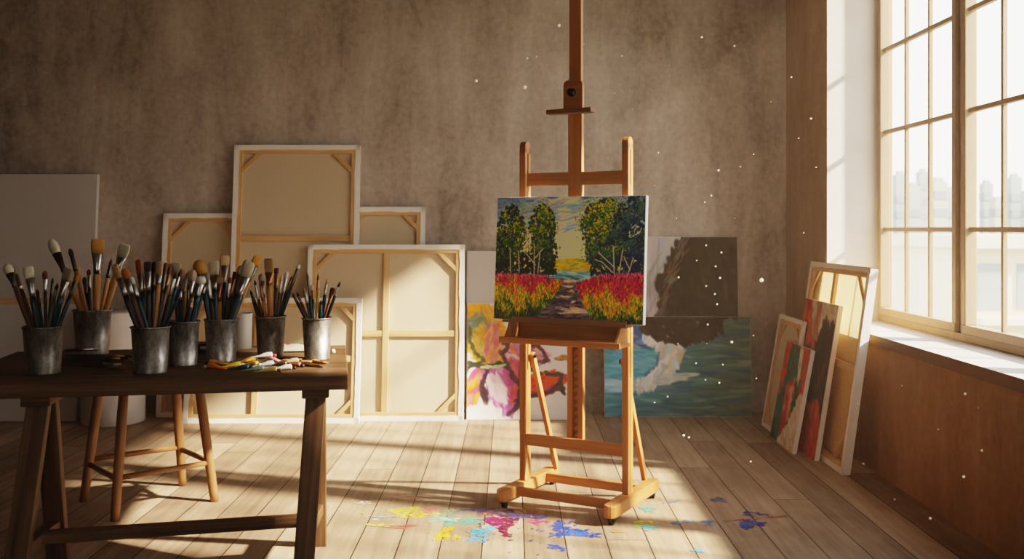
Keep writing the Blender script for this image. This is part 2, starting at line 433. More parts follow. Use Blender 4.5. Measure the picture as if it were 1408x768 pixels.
# the woodland path picture on the easel
def art_landscape():
    A = Art(400, 310, (120, 140, 150)); R = A.seed
    A.grad([(0, (74, 116, 150)), (.14, (120, 148, 160)), (.28, (196, 190, 160)), (.45, (232, 206, 142)), (.56, (236, 200, 110)), (.6, (150, 170, 150)), (1, (40, 44, 40))])
    for k in range(700):                                        # sky, turning bluer towards the corners
        u, v = R.uniform(0, 1), R.uniform(0, .5); t = min(1, abs(u - .5) * 1.6) * (1 - v * 1.6)
        c = np.array((234, 214, 168)) * (1 - max(0, t)) + np.array((62, 110, 166)) * max(0, t)
        A.stroke(u, v, .10, .016, R.normal(-.15, .25), c + R.normal(0, 12, 3), .5)
    for k in range(90):
        A.stroke(R.uniform(.35, .7), R.uniform(.05, .3), .12, .014, R.normal(-.2, .15), np.array((132, 158, 176)) + R.normal(0, 14, 3), .45)
    for k in range(70):
        A.stroke(R.uniform(.3, .72), R.uniform(.1, .45), .1, .016, R.normal(-.25, .2), np.array((246, 224, 172)) + R.normal(0, 8, 3), .5)
    A.fill([(.3, .58), (.36, .52), (.48, .5), (.6, .5), (.7, .55), (.7, .61), (.3, .61)], 260, .05, .014, [(222, 176, 44), (196, 160, 50), (150, 146, 60), (232, 190, 70)], 0, .8, 10, .2)
    A.fill([(.3, .6), (.7, .6), (.7, .66), (.3, .66)], 140, .07, .01, [(120, 168, 172), (164, 196, 190), (80, 132, 140)], 0, .8, 10, .06)
    A.fill([(0, .45), (.4, .45), (.42, .62), (0, .64)], 420, .03, .016, [(12, 34, 42), (18, 48, 58), (10, 26, 26), (22, 44, 30)], None, .9, 6)
    A.fill([(.64, .4), (1, .3), (1, .64), (.66, .62)], 420, .03, .016, [(10, 30, 50), (18, 46, 70), (12, 26, 34), (24, 52, 46)], None, .9, 6)
    def crown(cu, cv, ru, rv, n, dark, mid, hi):
        nc = 16; cl = []
        for k in range(nc):
            a = R.uniform(0, 6.28); r = math.sqrt(R.uniform(0, 1)) * .82
            cl.append((cu + ru * r * math.cos(a), cv + rv * r * math.sin(a), R.uniform(.28, .5)))
        cl.sort(key=lambda c: -c[1])
        for k in range(int(n * .35)):
            a = R.uniform(0, 6.28); r = math.sqrt(R.uniform(0, 1))
            A.stroke(cu + ru * r * math.cos(a), cv + rv * r * math.sin(a), .026, .016, R.uniform(0, 3.1), np.array(dark) + R.normal(0, 6, 3), .9)
        for k in range(int(n * .16)):
            a = R.uniform(0, 6.28); r = R.uniform(.85, 1.28)
            A.stroke(cu + ru * r * math.cos(a), cv + rv * r * math.sin(a), .011, .007, R.uniform(0, 3.1), np.array(mid if R.uniform() < .6 else hi) + R.normal(0, 12, 3), .75)
        for (u0, v0, s_) in cl:
            for k in range(int(n / nc * 1.1)):
                a = R.uniform(0, 6.28); r = abs(R.normal(0, .5)); u = u0 + ru * s_ * r * math.cos(a); v = v0 + rv * s_ * .8 * r * math.sin(a)
                lit = -(v - v0) / (rv * s_) * .7 - (u - u0) / (ru * s_) * .3 + R.normal(0, .3) - (v0 - cv) / rv * .25
                c = hi if lit > .16 else (mid if lit > -.34 else dark)
                A.stroke(u, v, .015, .009, R.uniform(0, 3.1), np.array(c) + R.normal(0, 12, 3), .85)
    crown(.10, .30, .10, .24, 900, (16, 50, 42), (58, 96, 36), (176, 164, 52))
    crown(.05, .42, .08, .16, 400, (12, 40, 42), (32, 72, 48), (92, 110, 44))
    crown(.32, .26, .09, .2, 800, (16, 52, 40), (54, 98, 40), (166, 162, 56))
    crown(.34, .44, .09, .12, 450, (14, 46, 46), (36, 78, 50), (112, 122, 46))
    crown(.74, .24, .16, .22, 1400, (20, 58, 46), (66, 108, 46), (188, 172, 58))
    crown(.93, .3, .14, .3, 1200, (14, 42, 72), (30, 74, 98), (70, 106, 80))
    crown(.74, .44, .12, .12, 600, (14, 50, 60), (40, 84, 70), (122, 136, 58))
    for pts in ([(.1, .42), (.11, .62)], [(.16, .44), (.17, .62)], [(.27, .38), (.275, .64)], [(.28, .55), (.2, .44)], [(.275, .5), (.33, .42)], [(.31, .46), (.3, .62)],
                [(.8, .4), (.81, .62)], [(.81, .56), (.7, .44)], [(.8, .6), (.73, .52), (.68, .5)], [(.86, .42), (.84, .6)], [(.9, .6), (.93, .48)], [(.87, .48), (.91, .58)]):
        A.line(pts, .006, (186, 176, 158), .75, .001)
    path = [(.47, .66), (.56, .66), (.6, .75), (.64, .86), (.74, 1), (.22, 1), (.37, .86), (.44, .76)]
    A.fill(path, 620, .05, .013, [(70, 66, 84), (90, 84, 98), (52, 50, 66), (116, 106, 112)], 0, .85, 8, .12)
    for (u, v, L, W, n_) in ((.51, .675, .07, .02, 16), (.50, .72, .09, .012, 10), (.53, .755, .06, .010, 8), (.49, .80, .08, .012, 10), (.55, .835, .06, .010, 7), (.57, .905, .15, .02, 26), (.52, .925, .12, .014, 12), (.44, .885, .05, .010, 5)):
        for k in range(n_): A.stroke(u + R.normal(0, L * .3), v + R.normal(0, W * .45), L * .45, W * .6, R.normal(0, .14), np.array((210, 182, 148)) + R.normal(0, 16, 3), .55)
    left = [(0, .63), (.36, .64), (.47, .69), (.42, .78), (.36, .88), (.26, 1), (0, 1)]
    right = [(.56, .7), (.68, .64), (1, .6), (1, 1), (.7, 1), (.62, .86), (.58, .77)]
    for poly, sgn in ((left, -1), (right, 1)):
        A.fill(poly, 700, .022, .01, [(22, 40, 24), (30, 52, 28), (18, 30, 22)], 1.5, .9, 6, .35)
        n = 0
        while n < 2600:
            u, v = R.uniform(0, 1), R.uniform(.6, 1)
            if not A.inside(poly, u, v): continue
            n += 1
            b = (v - .63) / .37 + R.normal(0, .11) + .10 * math.sin(u * 19 + v * 9) + .10 * math.sin(u * 43 - v * 25) - (.10 if sgn > 0 else -.05)
            if b < .26: c = ((176, 40, 74), (150, 26, 54), (198, 70, 110), (120, 30, 60))[R.integers(4)]
            elif b < .38: c = ((196, 66, 36), (214, 128, 40), (168, 40, 48), (220, 164, 52))[R.integers(4)]
            elif b < .70: c = ((216, 186, 52), (168, 166, 50), (204, 120, 42), (96, 128, 44))[R.integers(4)]
            elif b < .9: c = ((66, 100, 36), (110, 130, 40), (34, 66, 34), (30, 52, 34))[R.integers(4)]
            else: c = ((22, 40, 28), (18, 30, 28), (40, 66, 34))[R.integers(3)]
            A.stroke(u, v, .026, .007, 1.57 + R.normal(0, .3), np.array(c) + R.normal(0, 12, 3), .85)
    for k in range(120):
        A.stroke(R.uniform(.0, .42), .64 + R.normal(0, .008), .012, .004, 1.5, (206, 150, 176), .6); A.stroke(R.uniform(.7, 1), .62 + R.normal(0, .012), .014, .004, 1.5, (208, 120, 160), .6)
    return A

def art_flower():
    A = Art(190, 186, (232, 228, 226)); R = A.seed
    def U(pts): return [((620 + x / 2.648 - 641) / 163, (310 + y / 2.648 - 418) / 159) for x, y in pts]
    for k in range(260): A.stroke(R.uniform(0, 1), R.uniform(0, 1), .16, .05, R.uniform(0, 3), np.array((234, 230, 228)) + R.normal(0, 4, 3), .5)
    dark = [(58, 44, 58), (74, 48, 70), (50, 52, 50)]
    P1 = U([(40, 300), (95, 290), (135, 300), (170, 330), (192, 372), (196, 420), (182, 478), (140, 505), (100, 500), (70, 460), (40, 420)])
    A.fill(P1, 420, .12, .035, [(226, 150, 34), (236, 172, 44), (216, 160, 60)], 1.0, .8, 10)
    A.fill(U([(62, 350), (110, 325), (150, 345), (178, 400), (178, 470), (130, 500), (90, 480), (62, 430)]), 260, .12, .03, [(140, 132, 92), (206, 150, 64), (222, 178, 84), (196, 150, 120), (214, 168, 60)], 1.2, .7, 14)
    A.fill(U([(120, 380), (165, 370), (180, 440), (150, 490), (120, 470)]), 90, .1, .028, [(196, 104, 150), (214, 130, 90), (224, 156, 120)], 1.9, .6, 14, .3)
    A.fill(U([(60, 350), (85, 335), (100, 345), (75, 380)]), 40, .1, .03, [(130, 140, 130), (112, 128, 110)], -.5, .7)
    A.line(U([(62, 380), (66, 430), (88, 470), (120, 500)]), .03, (66, 78, 58), .7, .008)
    P5 = U([(40, 590), (92, 520), (128, 522), (112, 580), (88, 640), (50, 655)])
    A.fill(P5, 170, .1, .03, [(226, 120, 60), (214, 96, 150), (236, 160, 70), (222, 130, 170)], 2.1, .8, 12, .3)
    P2 = U([(196, 440), (250, 418), (300, 432), (338, 458), (352, 492), (300, 498), (262, 515), (205, 505)])
    A.fill(P2, 220, .1, .03, [(168, 110, 160), (196, 140, 170), (226, 180, 170), (150, 92, 130), (208, 120, 90)], .6, .8, 12, .3)
    A.line(U([(290, 432), (325, 448), (352, 486), (318, 500)]), .028, dark[1], .7, .01)
    P4 = U([(122, 545), (170, 520), (225, 545), (250, 620), (228, 670), (205, 684), (180, 650), (135, 610)])
    A.fill(P4, 300, .12, .035, [(176, 104, 164), (206, 150, 196), (190, 90, 140), (160, 80, 130)], 1.2, .8, 14, .3)
    A.fill(U([(135, 560), (165, 550), (190, 590), (195, 640), (165, 620), (140, 600)]), 90, .1, .035, [(238, 224, 226), (226, 196, 210)], 1.1, .8, 6, .3)
    P3 = U([(235, 560), (300, 548), (350, 540), (408, 545), (402, 580), (350, 612), (290, 618), (235, 640)])
    A.fill(P3, 260, .12, .032, [(214, 78, 40), (228, 104, 42), (196, 60, 70), (170, 60, 110)], -.3, .85, 12, .25)
    A.fill(U([(205, 500), (260, 515), (275, 600), (240, 650), (215, 560)]), 150, .1, .03, [(180, 80, 120), (206, 96, 96), (150, 70, 130)], 1.3, .75, 14, .3)
    for pts, w in (([(190, 430), (215, 415), (185, 470), (195, 500), (215, 540), (250, 590)], .035), ([(100, 505), (60, 520), (40, 540)], .03), ([(125, 520), (112, 580), (130, 640)], .03),
                   ([(110, 600), (130, 645)], .05), ([(250, 600), (245, 650), (210, 682)], .04), ([(240, 640), (290, 620), (350, 612), (398, 575)], .035), ([(340, 540), (405, 546), (398, 575), (410, 612), (385, 590)], .028), ([(275, 520), (330, 540)], .03)):
        A.line(U(pts), w, dark[R.integers(3)], .75, .008)
    A.line(U([(60, 505), (125, 515), (190, 508), (215, 500)]), .04, (64, 70, 56), .8, .008); A.line(U([(110, 517), (150, 518), (195, 508)]), .022, (186, 196, 160), .9, .004)
    A.fill(U([(380, 488), (415, 476), (430, 490), (400, 494)]), 30, .05, .02, [(196, 160, 110), (168, 130, 80)], 0, .8, 8, .2)
    return A

BLOB = [(850, 38), (1060, 38), (1060, 335), (985, 338), (992, 368), (962, 402), (900, 425), (832, 434), (768, 418), (712, 396), (694, 362), (722, 318), (752, 270), (778, 216), (754, 186), (790, 140), (812, 92)]
def art_sea():
    A = Art(230, 154, (70, 120, 128)); R = A.seed
    def U(pts): return [((620 + x / 2.648 - 831) / 203, (310 + y / 2.648 - 437) / 135) for x, y in pts]
    for k in range(1500):
        u, v = R.uniform(0, 1), R.uniform(0, 1)
        c = np.array((62, 122, 138)) * (1 - u) + np.array((78, 98, 92)) * u
        c = c * (1.05 - .3 * abs(v - .5)) + R.normal(0, 10) + R.normal(0, 3, 3)
        if R.uniform() < .12: c = c + np.array((34, 34, 28))
        if R.uniform() < .1: c = np.array((44, 84, 116))
        A.stroke(u, v, .17, .022, R.normal(0, .09), c, .6)
    A.fill(U([(555, 345), (700, 345), (740, 420), (700, 450), (560, 440)]), 160, .1, .03, [(58, 96, 140), (86, 126, 160), (146, 152, 154), (40, 70, 120)], .2, .7, 10, .3)
    A.fill(U([(600, 470), (720, 440), (770, 490), (740, 560), (640, 590), (560, 570)]), 120, .14, .02, [(84, 156, 172), (110, 170, 180), (60, 120, 150)], .05, .6, 10, .15)
    foam = [(700, 400), (760, 415), (835, 430), (838, 470), (820, 510), (770, 560), (700, 590), (650, 585), (730, 555), (770, 500), (772, 450), (720, 420)]
    A.line(U([(690, 395), (760, 425), (775, 470), (760, 520), (700, 560)]), .05, (48, 82, 126), .6, .01)
    A.fill(U(foam), 260, .09, .03, [(184, 176, 156), (186, 190, 188), (222, 216, 206), (168, 180, 184)], 1.9, .8, 8, .5)
    A.fill(U([(800, 540), (900, 540), (860, 552), (760, 575)]), 70, .1, .018, [(196, 196, 188), (160, 172, 172)], 0, .7, 8, .1)
    A.fill(U([(555, 560), (640, 565), (640, 600), (555, 600)]), 50, .14, .02, [(150, 180, 190), (120, 160, 176)], 0, .6, 8, .1)
    b = U(BLOB); A.fill(b, 800, .07, .035, [(34, 28, 25), (30, 25, 23), (40, 33, 29)], .8, .9, 4, .4)
    return A
def art_dark():
    A = Art(170, 150, (188, 184, 180)); R = A.seed
    x0, x1, y0, y1 = 838, 1015, 325, 520
    def U(pts): return [((620 + x / 2.648 - x0) / (x1 - x0), (310 + y / 2.648 - y0) / (y1 - y0)) for x, y in pts]
    for k in range(500): A.stroke(R.uniform(0, 1), R.uniform(0, 1), .2, .05, R.normal(1.3, .5), np.array((196, 192, 188)) + R.normal(0, 12, 3), .5)
    for k in range(60): A.stroke(R.uniform(0, .45), R.uniform(.1, .6), .18, .02, R.normal(2.0, .3), np.array((150, 148, 146)) + R.normal(0, 12, 3), .5)
    A.fill(U(BLOB), 1200, .09, .04, [(44, 36, 31), (38, 31, 27), (50, 41, 35)], .9, .92, 4, .4)
    for k in range(90):                                         # ragged dry-brush edge
        t = R.uniform(0, 1); p = U([(850 - 110 * t + R.normal(0, 10), 42 + 270 * t)])[0]
        A.stroke(p[0], p[1], .07, .012, R.normal(2.3, .25), np.array((104, 94, 86)) + R.normal(0, 16, 3), .6)
    A.fill([(0, .72), (1, .72), (1, 1), (0, 1)], 300, .16, .03, [(96, 110, 116), (74, 92, 100)], 0, .8, 8, .1)
    return A
def art_orange():
    A = Art(110, 160, (170, 92, 60)); R = A.seed
    A.fill([(0, 0), (1, 0), (1, 1), (0, 1)], 500, .2, .06, [(176, 78, 44), (160, 66, 40), (190, 96, 56)], 1.4, .8, 10, .4)
    A.fill([(.18, 0), (1, 0), (1, .1), (.72, .18), (.5, .34), (.34, .22)], 260, .14, .06, [(206, 192, 172), (184, 166, 146), (222, 210, 192)], 1.2, .85, 8, .5)
    A.fill([(.42, 0), (.55, 0), (.52, .3), (.4, .34)], 60, .12, .03, [(150, 128, 110), (196, 104, 64)], 1.3, .7, 8, .3)
    A.fill([(.0, .04), (.2, 0), (.42, .3), (.3, .5), (.05, .4)], 180, .16, .05, [(196, 82, 46), (178, 64, 44), (214, 120, 60)], 1.2, .8, 12, .3)
    A.fill([(.7, .12), (1, .14), (1, .72), (.78, .74), (.4, .72), (.3, .6), (.5, .34)], 600, .12, .06, [(64, 44, 38), (54, 38, 34), (78, 54, 44)], 1.4, .9, 6, .4)
    A.fill([(.1, .4), (.42, .32), (.4, .66), (.2, .7)], 170, .14, .04, [(206, 116, 50), (120, 60, 44), (84, 50, 42)], 1.2, .8, 10, .3)
    A.fill([(.3, .7), (.95, .68), (.95, 1), (.2, 1)], 300, .18, .06, [(186, 70, 44), (170, 56, 38), (200, 84, 52)], 1.4, .85, 8, .3)
    return A
def art_portrait():
    A = Art(110, 140, (40, 92, 80)); R = A.seed
    A.fill([(0, 0), (1, 0), (1, .5), (0, .5)], 400, .16, .06, [(186, 66, 48), (170, 56, 44), (200, 84, 58)], 1.4, .85, 9, .3)
    A.fill([(.25, .05), (.55, .02), (.78, .2), (.82, .5), (.62, .8), (.3, 1), (0, 1), (.02, .7), (.2, .4)], 700, .12, .05, [(34, 92, 80), (26, 72, 66), (44, 108, 88), (30, 60, 58)], 1.3, .88, 8, .4)
    A.fill([(.6, .02), (.72, .04), (.76, .3), (.66, .36)], 60, .12, .03, [(226, 214, 194)], 1.5, .8, 8, .2)
    A.fill([(.32, .42), (.6, .34), (.66, .5), (.6, .7), (.4, .86), (.3, .68)], 200, .1, .05, [(206, 128, 96), (188, 84, 70), (214, 150, 118), (170, 60, 56)], 1.2, .8, 10, .5)
    A.line([(.4, .5), (.46, .62), (.42, .76)], .05, (160, 44, 46), .8, .01); A.line([(.56, .42), (.55, .6)], .05, (224, 178, 150), .8, .01)
    A.fill([(.34, .76), (.52, .72), (.5, .9), (.36, .92)], 70, .08, .05, [(176, 42, 40), (150, 36, 40)], 1.3, .85, 8, .3)
    A.fill([(.84, .5), (1, .44), (1, 1), (.3, 1), (.62, .8)], 400, .12, .06, [(216, 204, 184), (204, 190, 170), (226, 216, 198)], 1.0, .9, 6, .4)
    return A

# ------------------------------------------------------------------ canvases
def leaning(name, label, cat, x, yb, lean, rz=0, group=None):
    """base of a canvas: local x along its width, local -y the side one sees, leaning back by `lean` radians"""
    o = thing(name, label, cat, (x, yb, 0), 0, group)
    o.rotation_euler = (-lean, 0, rz)
    return o

def stretcher_back(root, w, h, th, vert=(), horiz=(), corners='tl tr bl br', linen='linen', border=.034, strip=.026, side=.1):
    """a stretched canvas seen from its back: wrapped white edge, bare pine bars, linen, cross bars and corner braces"""
    x0, x1 = -w / 2, w / 2
    c = MB(); thin = linen == 'linen_warm'
    def sheet(b, y):
        i = len(b.v); b.v += [Vector((x0, y, 0)), Vector((x1, y, 0)), Vector((x1, y, h)), Vector((x0, y, h))]; b.face((i, i + 1, i + 2, i + 3), [(0, 0), (1, 0), (1, 1), (0, 1)]); return b
    if not thin: c.box(x0, x1, th - .006, th, 0, h)                                  # the painted front, away from us
    for a, b_ in ((x0, x0 + .004), (x1 - .004, x1)): c.box(a, b_, 0.0, th, 0, h)
    c.box(x0, x1, 0, th, 0, .004); c.box(x0, x1, 0, th, h - .004, h)
    # the turned-over edge, its cut slightly ragged
    def strip_poly(n, L, wd):
        pts = [(0, 0), (L, 0)]
        for k in range(n, -1, -1): pts.append((L * k / n, wd * (1 + random.uniform(-.12, .12))))
        return pts
    c.prism(strip_poly(18, h, border), (x0, -.001, 0), (0, 0, 1), (1, 0, 0), .003)
    c.prism(strip_poly(18, h, border), (x1, -.001, h), (0, 0, -1), (-1, 0, 0), .003)
    c.prism(strip_poly(18, w, border), (x0, -.001, h), (1, 0, 0), (0, 0, -1), .003)
    c.prism(strip_poly(18, w, border), (x1, -.001, 0), (-1, 0, 0), (0, 0, 1), .003)
    c.build('canvas_wrap', M['canvas'], root)
    (sheet(MB(), th - .008) if thin else bx(x0 + .01, x1 - .01, th - .012, th - .006, .01, h - .01)).build('canvas_back', M[linen], root)
    bw = border + strip; d0, d1 = .002, th * .62
    MB().box(x0 + .005, x0 + bw, d0, d1, .005, h - .005).build('stretcher_bar', M['pine'], root, .002)
    MB().box(x1 - bw, x1 - .005, d0, d1, .005, h - .005).build('stretcher_bar', M['pine'], root, .002)
    MB().box(x0 + bw, x1 - bw, d0, d1, h - bw, h - .005).build('stretcher_bar', M['pine'], root, .002)
    MB().box(x0 + bw, x1 - bw, d0, d1, .005, bw).build('stretcher_bar', M['pine'], root, .002)
    for fx in vert: bx(fx * w - .021 + x0, fx * w + .021 + x0, .004, d1 - .003, bw, h - bw).build('cross_bar', M['pine'], root, .002)
    for fz in horiz: bx(x0 + bw, x1 - bw, .007, d1 - .004, fz * h - .021, fz * h + .021).build('cross_bar', M['pine'], root, .002)
    s = side; k = .03
    for cn in corners.split():
        sx = 1 if 'l' in cn else -1; sz = 1 if 'b' in cn else -1
        ox = x0 + bw if sx > 0 else x1 - bw; oz = bw if sz > 0 else h - bw
        pts = [(s, 0), (s + .038, 0), (0, s + .038), (0, s)]
        MB().prism(pts, (ox, .008, oz), (sx, 0, 0), (0, 0, sz), .01).build('corner_brace', M['pine'], root, .001)

def front_canvas(root, w, h, th, art=None, mat=None, edge='canvas', sat=1.0, gain=1.0):
    c = bx(-w / 2, w / 2, .0015, th, 0, h)
    c.build('canvas_wrap', M[edge], root, .003)
    if art is not None: painted_face('painted_face', art, -w / 2 + .002, w / 2 - .002, .002, h - .002, 0, root, mat, sat, gain)

def span(px0, px1, d): a, b = X_at(px0, d), X_at(px1, d); return (a + b) / 2, b - a
LG = 'stretched canvases turned to face the wall'
# behind
x, w = span(217, 330, 6.9); t = leaning('stretched_canvas', 'reversed canvas showing wood bars, between white plinth and tallest canvas', 'canvas', x, 6.86, .107, 0, LG)
stretcher_back(t, w, 1.415, .035, horiz=(.5,))
x, w = span(470, 583, 6.93); t = leaning('stretched_canvas', 'reversed canvas peeping out over the cross-braced canvas, beside the tallest one', 'canvas', x, 6.86, .105, 0, LG)
stretcher_back(t, w, 1.46, .035, side=.06)
x, w = span(314.5, 491, 6.87); t = leaning('stretched_canvas', 'tallest reversed canvas, with one horizontal bar and two corner braces', 'canvas', x, 6.80, .112, 0, LG)
stretcher_back(t, w, 1.90, .035, horiz=(.652,))
x, w = span(420, 638, 6.80); t = leaning('stretched_canvas', 'big reversed canvas with a cross of two bars, in front of the tallest one', 'canvas', x, 6.73, .138, 0, LG)
stretcher_back(t, w, 1.20, .035, vert=(.503,), horiz=(.49,), side=.09)
x, w = span(255, 495, 6.71); t = leaning('stretched_canvas', 'low wide reversed canvas in front, standing lowest behind the table end', 'canvas', x, 6.65, .182, 0, LG)
stretcher_back(t, w, .84, .035, vert=(.4,), horiz=(.51,), side=.06)
# the blank ones on the left
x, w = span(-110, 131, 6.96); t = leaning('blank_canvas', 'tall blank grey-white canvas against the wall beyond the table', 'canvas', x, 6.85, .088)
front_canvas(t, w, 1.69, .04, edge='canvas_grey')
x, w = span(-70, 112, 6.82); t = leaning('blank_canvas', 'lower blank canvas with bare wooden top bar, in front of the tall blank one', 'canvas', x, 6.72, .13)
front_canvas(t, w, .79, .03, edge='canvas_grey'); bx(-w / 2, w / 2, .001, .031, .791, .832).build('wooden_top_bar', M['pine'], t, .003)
# flower and seascape
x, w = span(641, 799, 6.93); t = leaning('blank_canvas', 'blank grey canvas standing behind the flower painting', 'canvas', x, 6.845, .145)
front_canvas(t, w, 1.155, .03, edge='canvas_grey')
x, w = span(642, 804, 6.82); t = leaning('flower_painting', 'white canvas with a big orange and purple flower, behind the easel', 'painting', x, 6.77, .19)
front_canvas(t, w, .795, .03, art_flower(), M['oil_matt'], sat=1.1)
x, w = span(838, 1015, 6.98); t = leaning('abstract_painting', 'grey canvas with a large dark brown shape, behind the seascape', 'painting', x, 6.93, .06)
front_canvas(t, w, 1.245, .028, art_dark(), M['oil_matt'])
x, w = span(831, 1034, 6.89); t = leaning('seascape_painting', 'wide blue-green sea painting with white foam, on the floor by the corner', 'painting', x, 6.872, .1)
front_canvas(t, w, .69, .022, art_sea(), M['oil_matt'], sat=1.2, gain=1.22)
# the stack against the window wall; local x runs towards the camera
def wall_stack(name, label, cat, xb, xt, h, ya, yb, group=None):
    o = thing(name, label, cat, (xb, (ya + yb) / 2, 0), 0, group)
    lean = math.asin((xt - xb) / h); o.rotation_euler = (-lean, 0, -math.pi / 2)
    return o, yb - ya
SG = 'canvases stacked under the window'
t, w = wall_stack('stretched_canvas', 'tallest reversed canvas leaning on the window sill', 'canvas', 1.742, 1.893, 1.105, 5.25, 6.30, SG)
stretcher_back(t, w, 1.105, .042, vert=(.45,), horiz=(.5,), linen='linen_warm', side=.1, border=.03)
t, w = wall_stack('abstract_painting', 'orange and dark brown abstract canvas, propped in front of the window-sill canvas', 'painting', 1.69, 1.826, .88, 5.57, 6.19, SG)
front_canvas(t, w, .88, .03, art_orange(), M['oil_matt'])
t, w = wall_stack('stretched_canvas', 'small reversed canvas with one cross bar, deepest in the corner stack', 'canvas', 1.655, 1.776, .745, 6.06, 6.60, SG)
stretcher_back(t, w, .745, .026, horiz=(.5,), side=.07, border=.026, strip=.03)
t, w = wall_stack('abstract_painting', 'smallest canvas of the stack, painted red and dark green with pale corner', 'painting', 1.615, 1.726, .615, 5.74, 6.24, SG)
front_canvas(t, w, .61, .026, art_portrait(), M['oil_matt'])

# ------------------------------------------------------------------ the easel
EC = Vector((.287, 4.657, 0)); EYAW = math.radians(-29)
E = thing('studio_easel', 'tall beech H-frame studio easel holding the landscape painting', 'easel', EC, EYAW)
ez = M['easel']
# local axes: x across, y away from the camera
for sx in (-1, 1):
    xr = .27 * sx; o = MB(); pts = []
    for k in range(7): a = math.pi + math.pi * k / 6; pts.append((.03 * math.cos(a), -.19 + .03 * math.sin(a)))
    pts += [(.03, .33), (.024, .345), (-.024, .345), (-.03, .33)]
    o.prism(pts, (xr, 0, .064), (1, 0, 0), (0, 1, 0), .056)
    o2 = o.build('base_rail', ez, E, .006)
    for y in (-.185, .31):
        cst = MB().tube((xr, y, .026), (xr, y, .038), .018); cst = cst.build('caster', M['black'], E)
        MB().tube((xr - .009, y + .008, .0155), (xr + .009, y + .008, .0155), .0155, n=18).build('caster_wheel', M['black'], cst)
br((-.24, -.10, .066), (.24, -.10, .066), .022, .042, (0, 1, 0)).build('base_crossbar', ez, E, .003)
br((-.24, .20, .066), (.24, .20, .066), .022, .042, (0, 1, 0)).build('base_crossbar', ez, E, .003)
for sx in (-1, 1):
    u = MB(); x0 = .265 * sx; z1 = 1.72
    # two long cheeks with an open slot between them, closed by the rounded head
    def cheek(y0, y1, za, zb): u.box(x0 - .016, x0 + .016, y0, y1, za, zb)
    cheek(-.012, .012, .092, z1 - .03); cheek(.022, .046, .092, z1 - .03); cheek(.012, .022, .092, .62); cheek(.012, .022, 1.3, 1.5)
    pts = [(.046, -.03)] + [(.017 + .029 * math.cos(math.pi * k / 8), .029 * math.sin(math.pi * k / 8)) for k in range(9)] + [(-.012, -.03)]
    u.prism(pts, (x0, 0, z1 - .03), (0, 1, 0), (0, 0, 1), .032)
    u.build('upright', ez, E, .003)
    # rear strut from the upright to the tail of the rail, fixed by a knob
    xs = x0 - .028 * sx
    s_ = MB().bar((xs, .036, .70), (xs, .30, .092), .022, .03, (1, 0, 0)); s_ = s_.build('rear_strut', ez, E, .004)
    MB().tube((xs - .018 * sx, .038, .688), (xs - .011 * sx, .038, .688), .011).build('strut_knob', M['black'], s_)
br((-.25, .004, .29), (.25, .004, .29), .022, .055, (0, 1, 0)).build('lower_crossbar', ez, E, .003)
br((-.25, .026, 1.535), (.25, .026, 1.535), .018, .062, (0, 1, 0)).build('upper_crossbar', ez, E, .003)
# mast: two rails with the ratchet strip between them, one solid board higher up
m = MB(); m.box(-.041, -.014, .016, .042, .30, .87); m.box(.014, .041, .016, .042, .30, .87); m.box(-.036, .036, .016, .042, .87, 1.93); m.box(-.031, .031, .018, .044, 1.93, 2.72)
m.build('mast', ez, E, .003)
r = MB(); r.box(-.014, .014, .034, .042, .30, .87)
r.build('ratchet_strip', M['ledge'], E)
k = 0
rt = MB()
for k in range(15):
    z = .32 + k * .0355; rt.prism([(-.011, 0), (.011, 0), (.011, .022), (-.006, .012)], (0, .028, z), (1, 0, 0), (0, 0, 1), .012)
rt.build('ratchet_teeth', ez, E)
# sliding top clamp with its ledge and knob
cl = MB(); pts = [(-.05, 0), (.05, 0), (.05, .105)] + [(.05 - .025 + .025 * math.cos(a), .115 + .025 * math.sin(a)) for a in (0, .5, 1.0, 1.57)] + [(-.025 + .025 * math.cos(a), .115 + .025 * math.sin(a)) for a in (1.57, 2.1, 2.6, 3.14)]
cl.prism(pts, (0, .004, 1.855), (1, 0, 0), (0, 0, 1), .022)
cl = cl.build('top_clamp', ez, E, .003)
br((-.115, -.03, 1.845), (.115, -.03, 1.845), .055, .022, (0, 1, 0)).build('clamp_ledge', M['ledge'], cl, .003)
kn = MB().tube((-.004, -.03, 1.935), (-.004, -.008, 1.935), .016, .012); kn.tube((-.004, -.008, 1.935), (-.004, 0, 1.935), .02)
kn.build('clamp_knob', M['black'], cl)
# tray
T = -.085
br((-.315, T + .01, .8645), (.315, T + .01, .8645), .075, .013, (0, 1, 0)).build('tray_ledge', M['ledge'], E, .002)
br((-.315, T - .03, .875), (.315, T - .03, .875), .012, .028, (0, 1, 0)).build('tray_lip', M['ledge'], E, .003)
br((-.285, -.028, .82), (.285, -.028, .82), .012, .075, (0, 1, 0)).build('tray_back', ez, E, .002)
br((-.30, -.10, .778), (.30, -.10, .778), .125, .016, (0, 1, 0)).build('tray_shelf', ez, E, .002)
br((-.305, -.165, .782), (.305, -.165, .782), .012, .028, (0, 1, 0)).build('tray_rail', ez, E, .003)
for sx in (-1, 1):
    pts = [(-.03, 0), (-.155, 0), (-.15, .012), (-.125, .045), (-.112, .071), (-.03, .071)]
    MB().prism(pts, (.279 * sx, 0, .7865), (0, 1, 0), (0, 0, 1), .014).build('tray_side', ez, E, .002)
    bx(.265 * sx - .018, .265 * sx + .018, -.034, -.0125, .775, .857).build('tray_bracket', ez, E, .002)

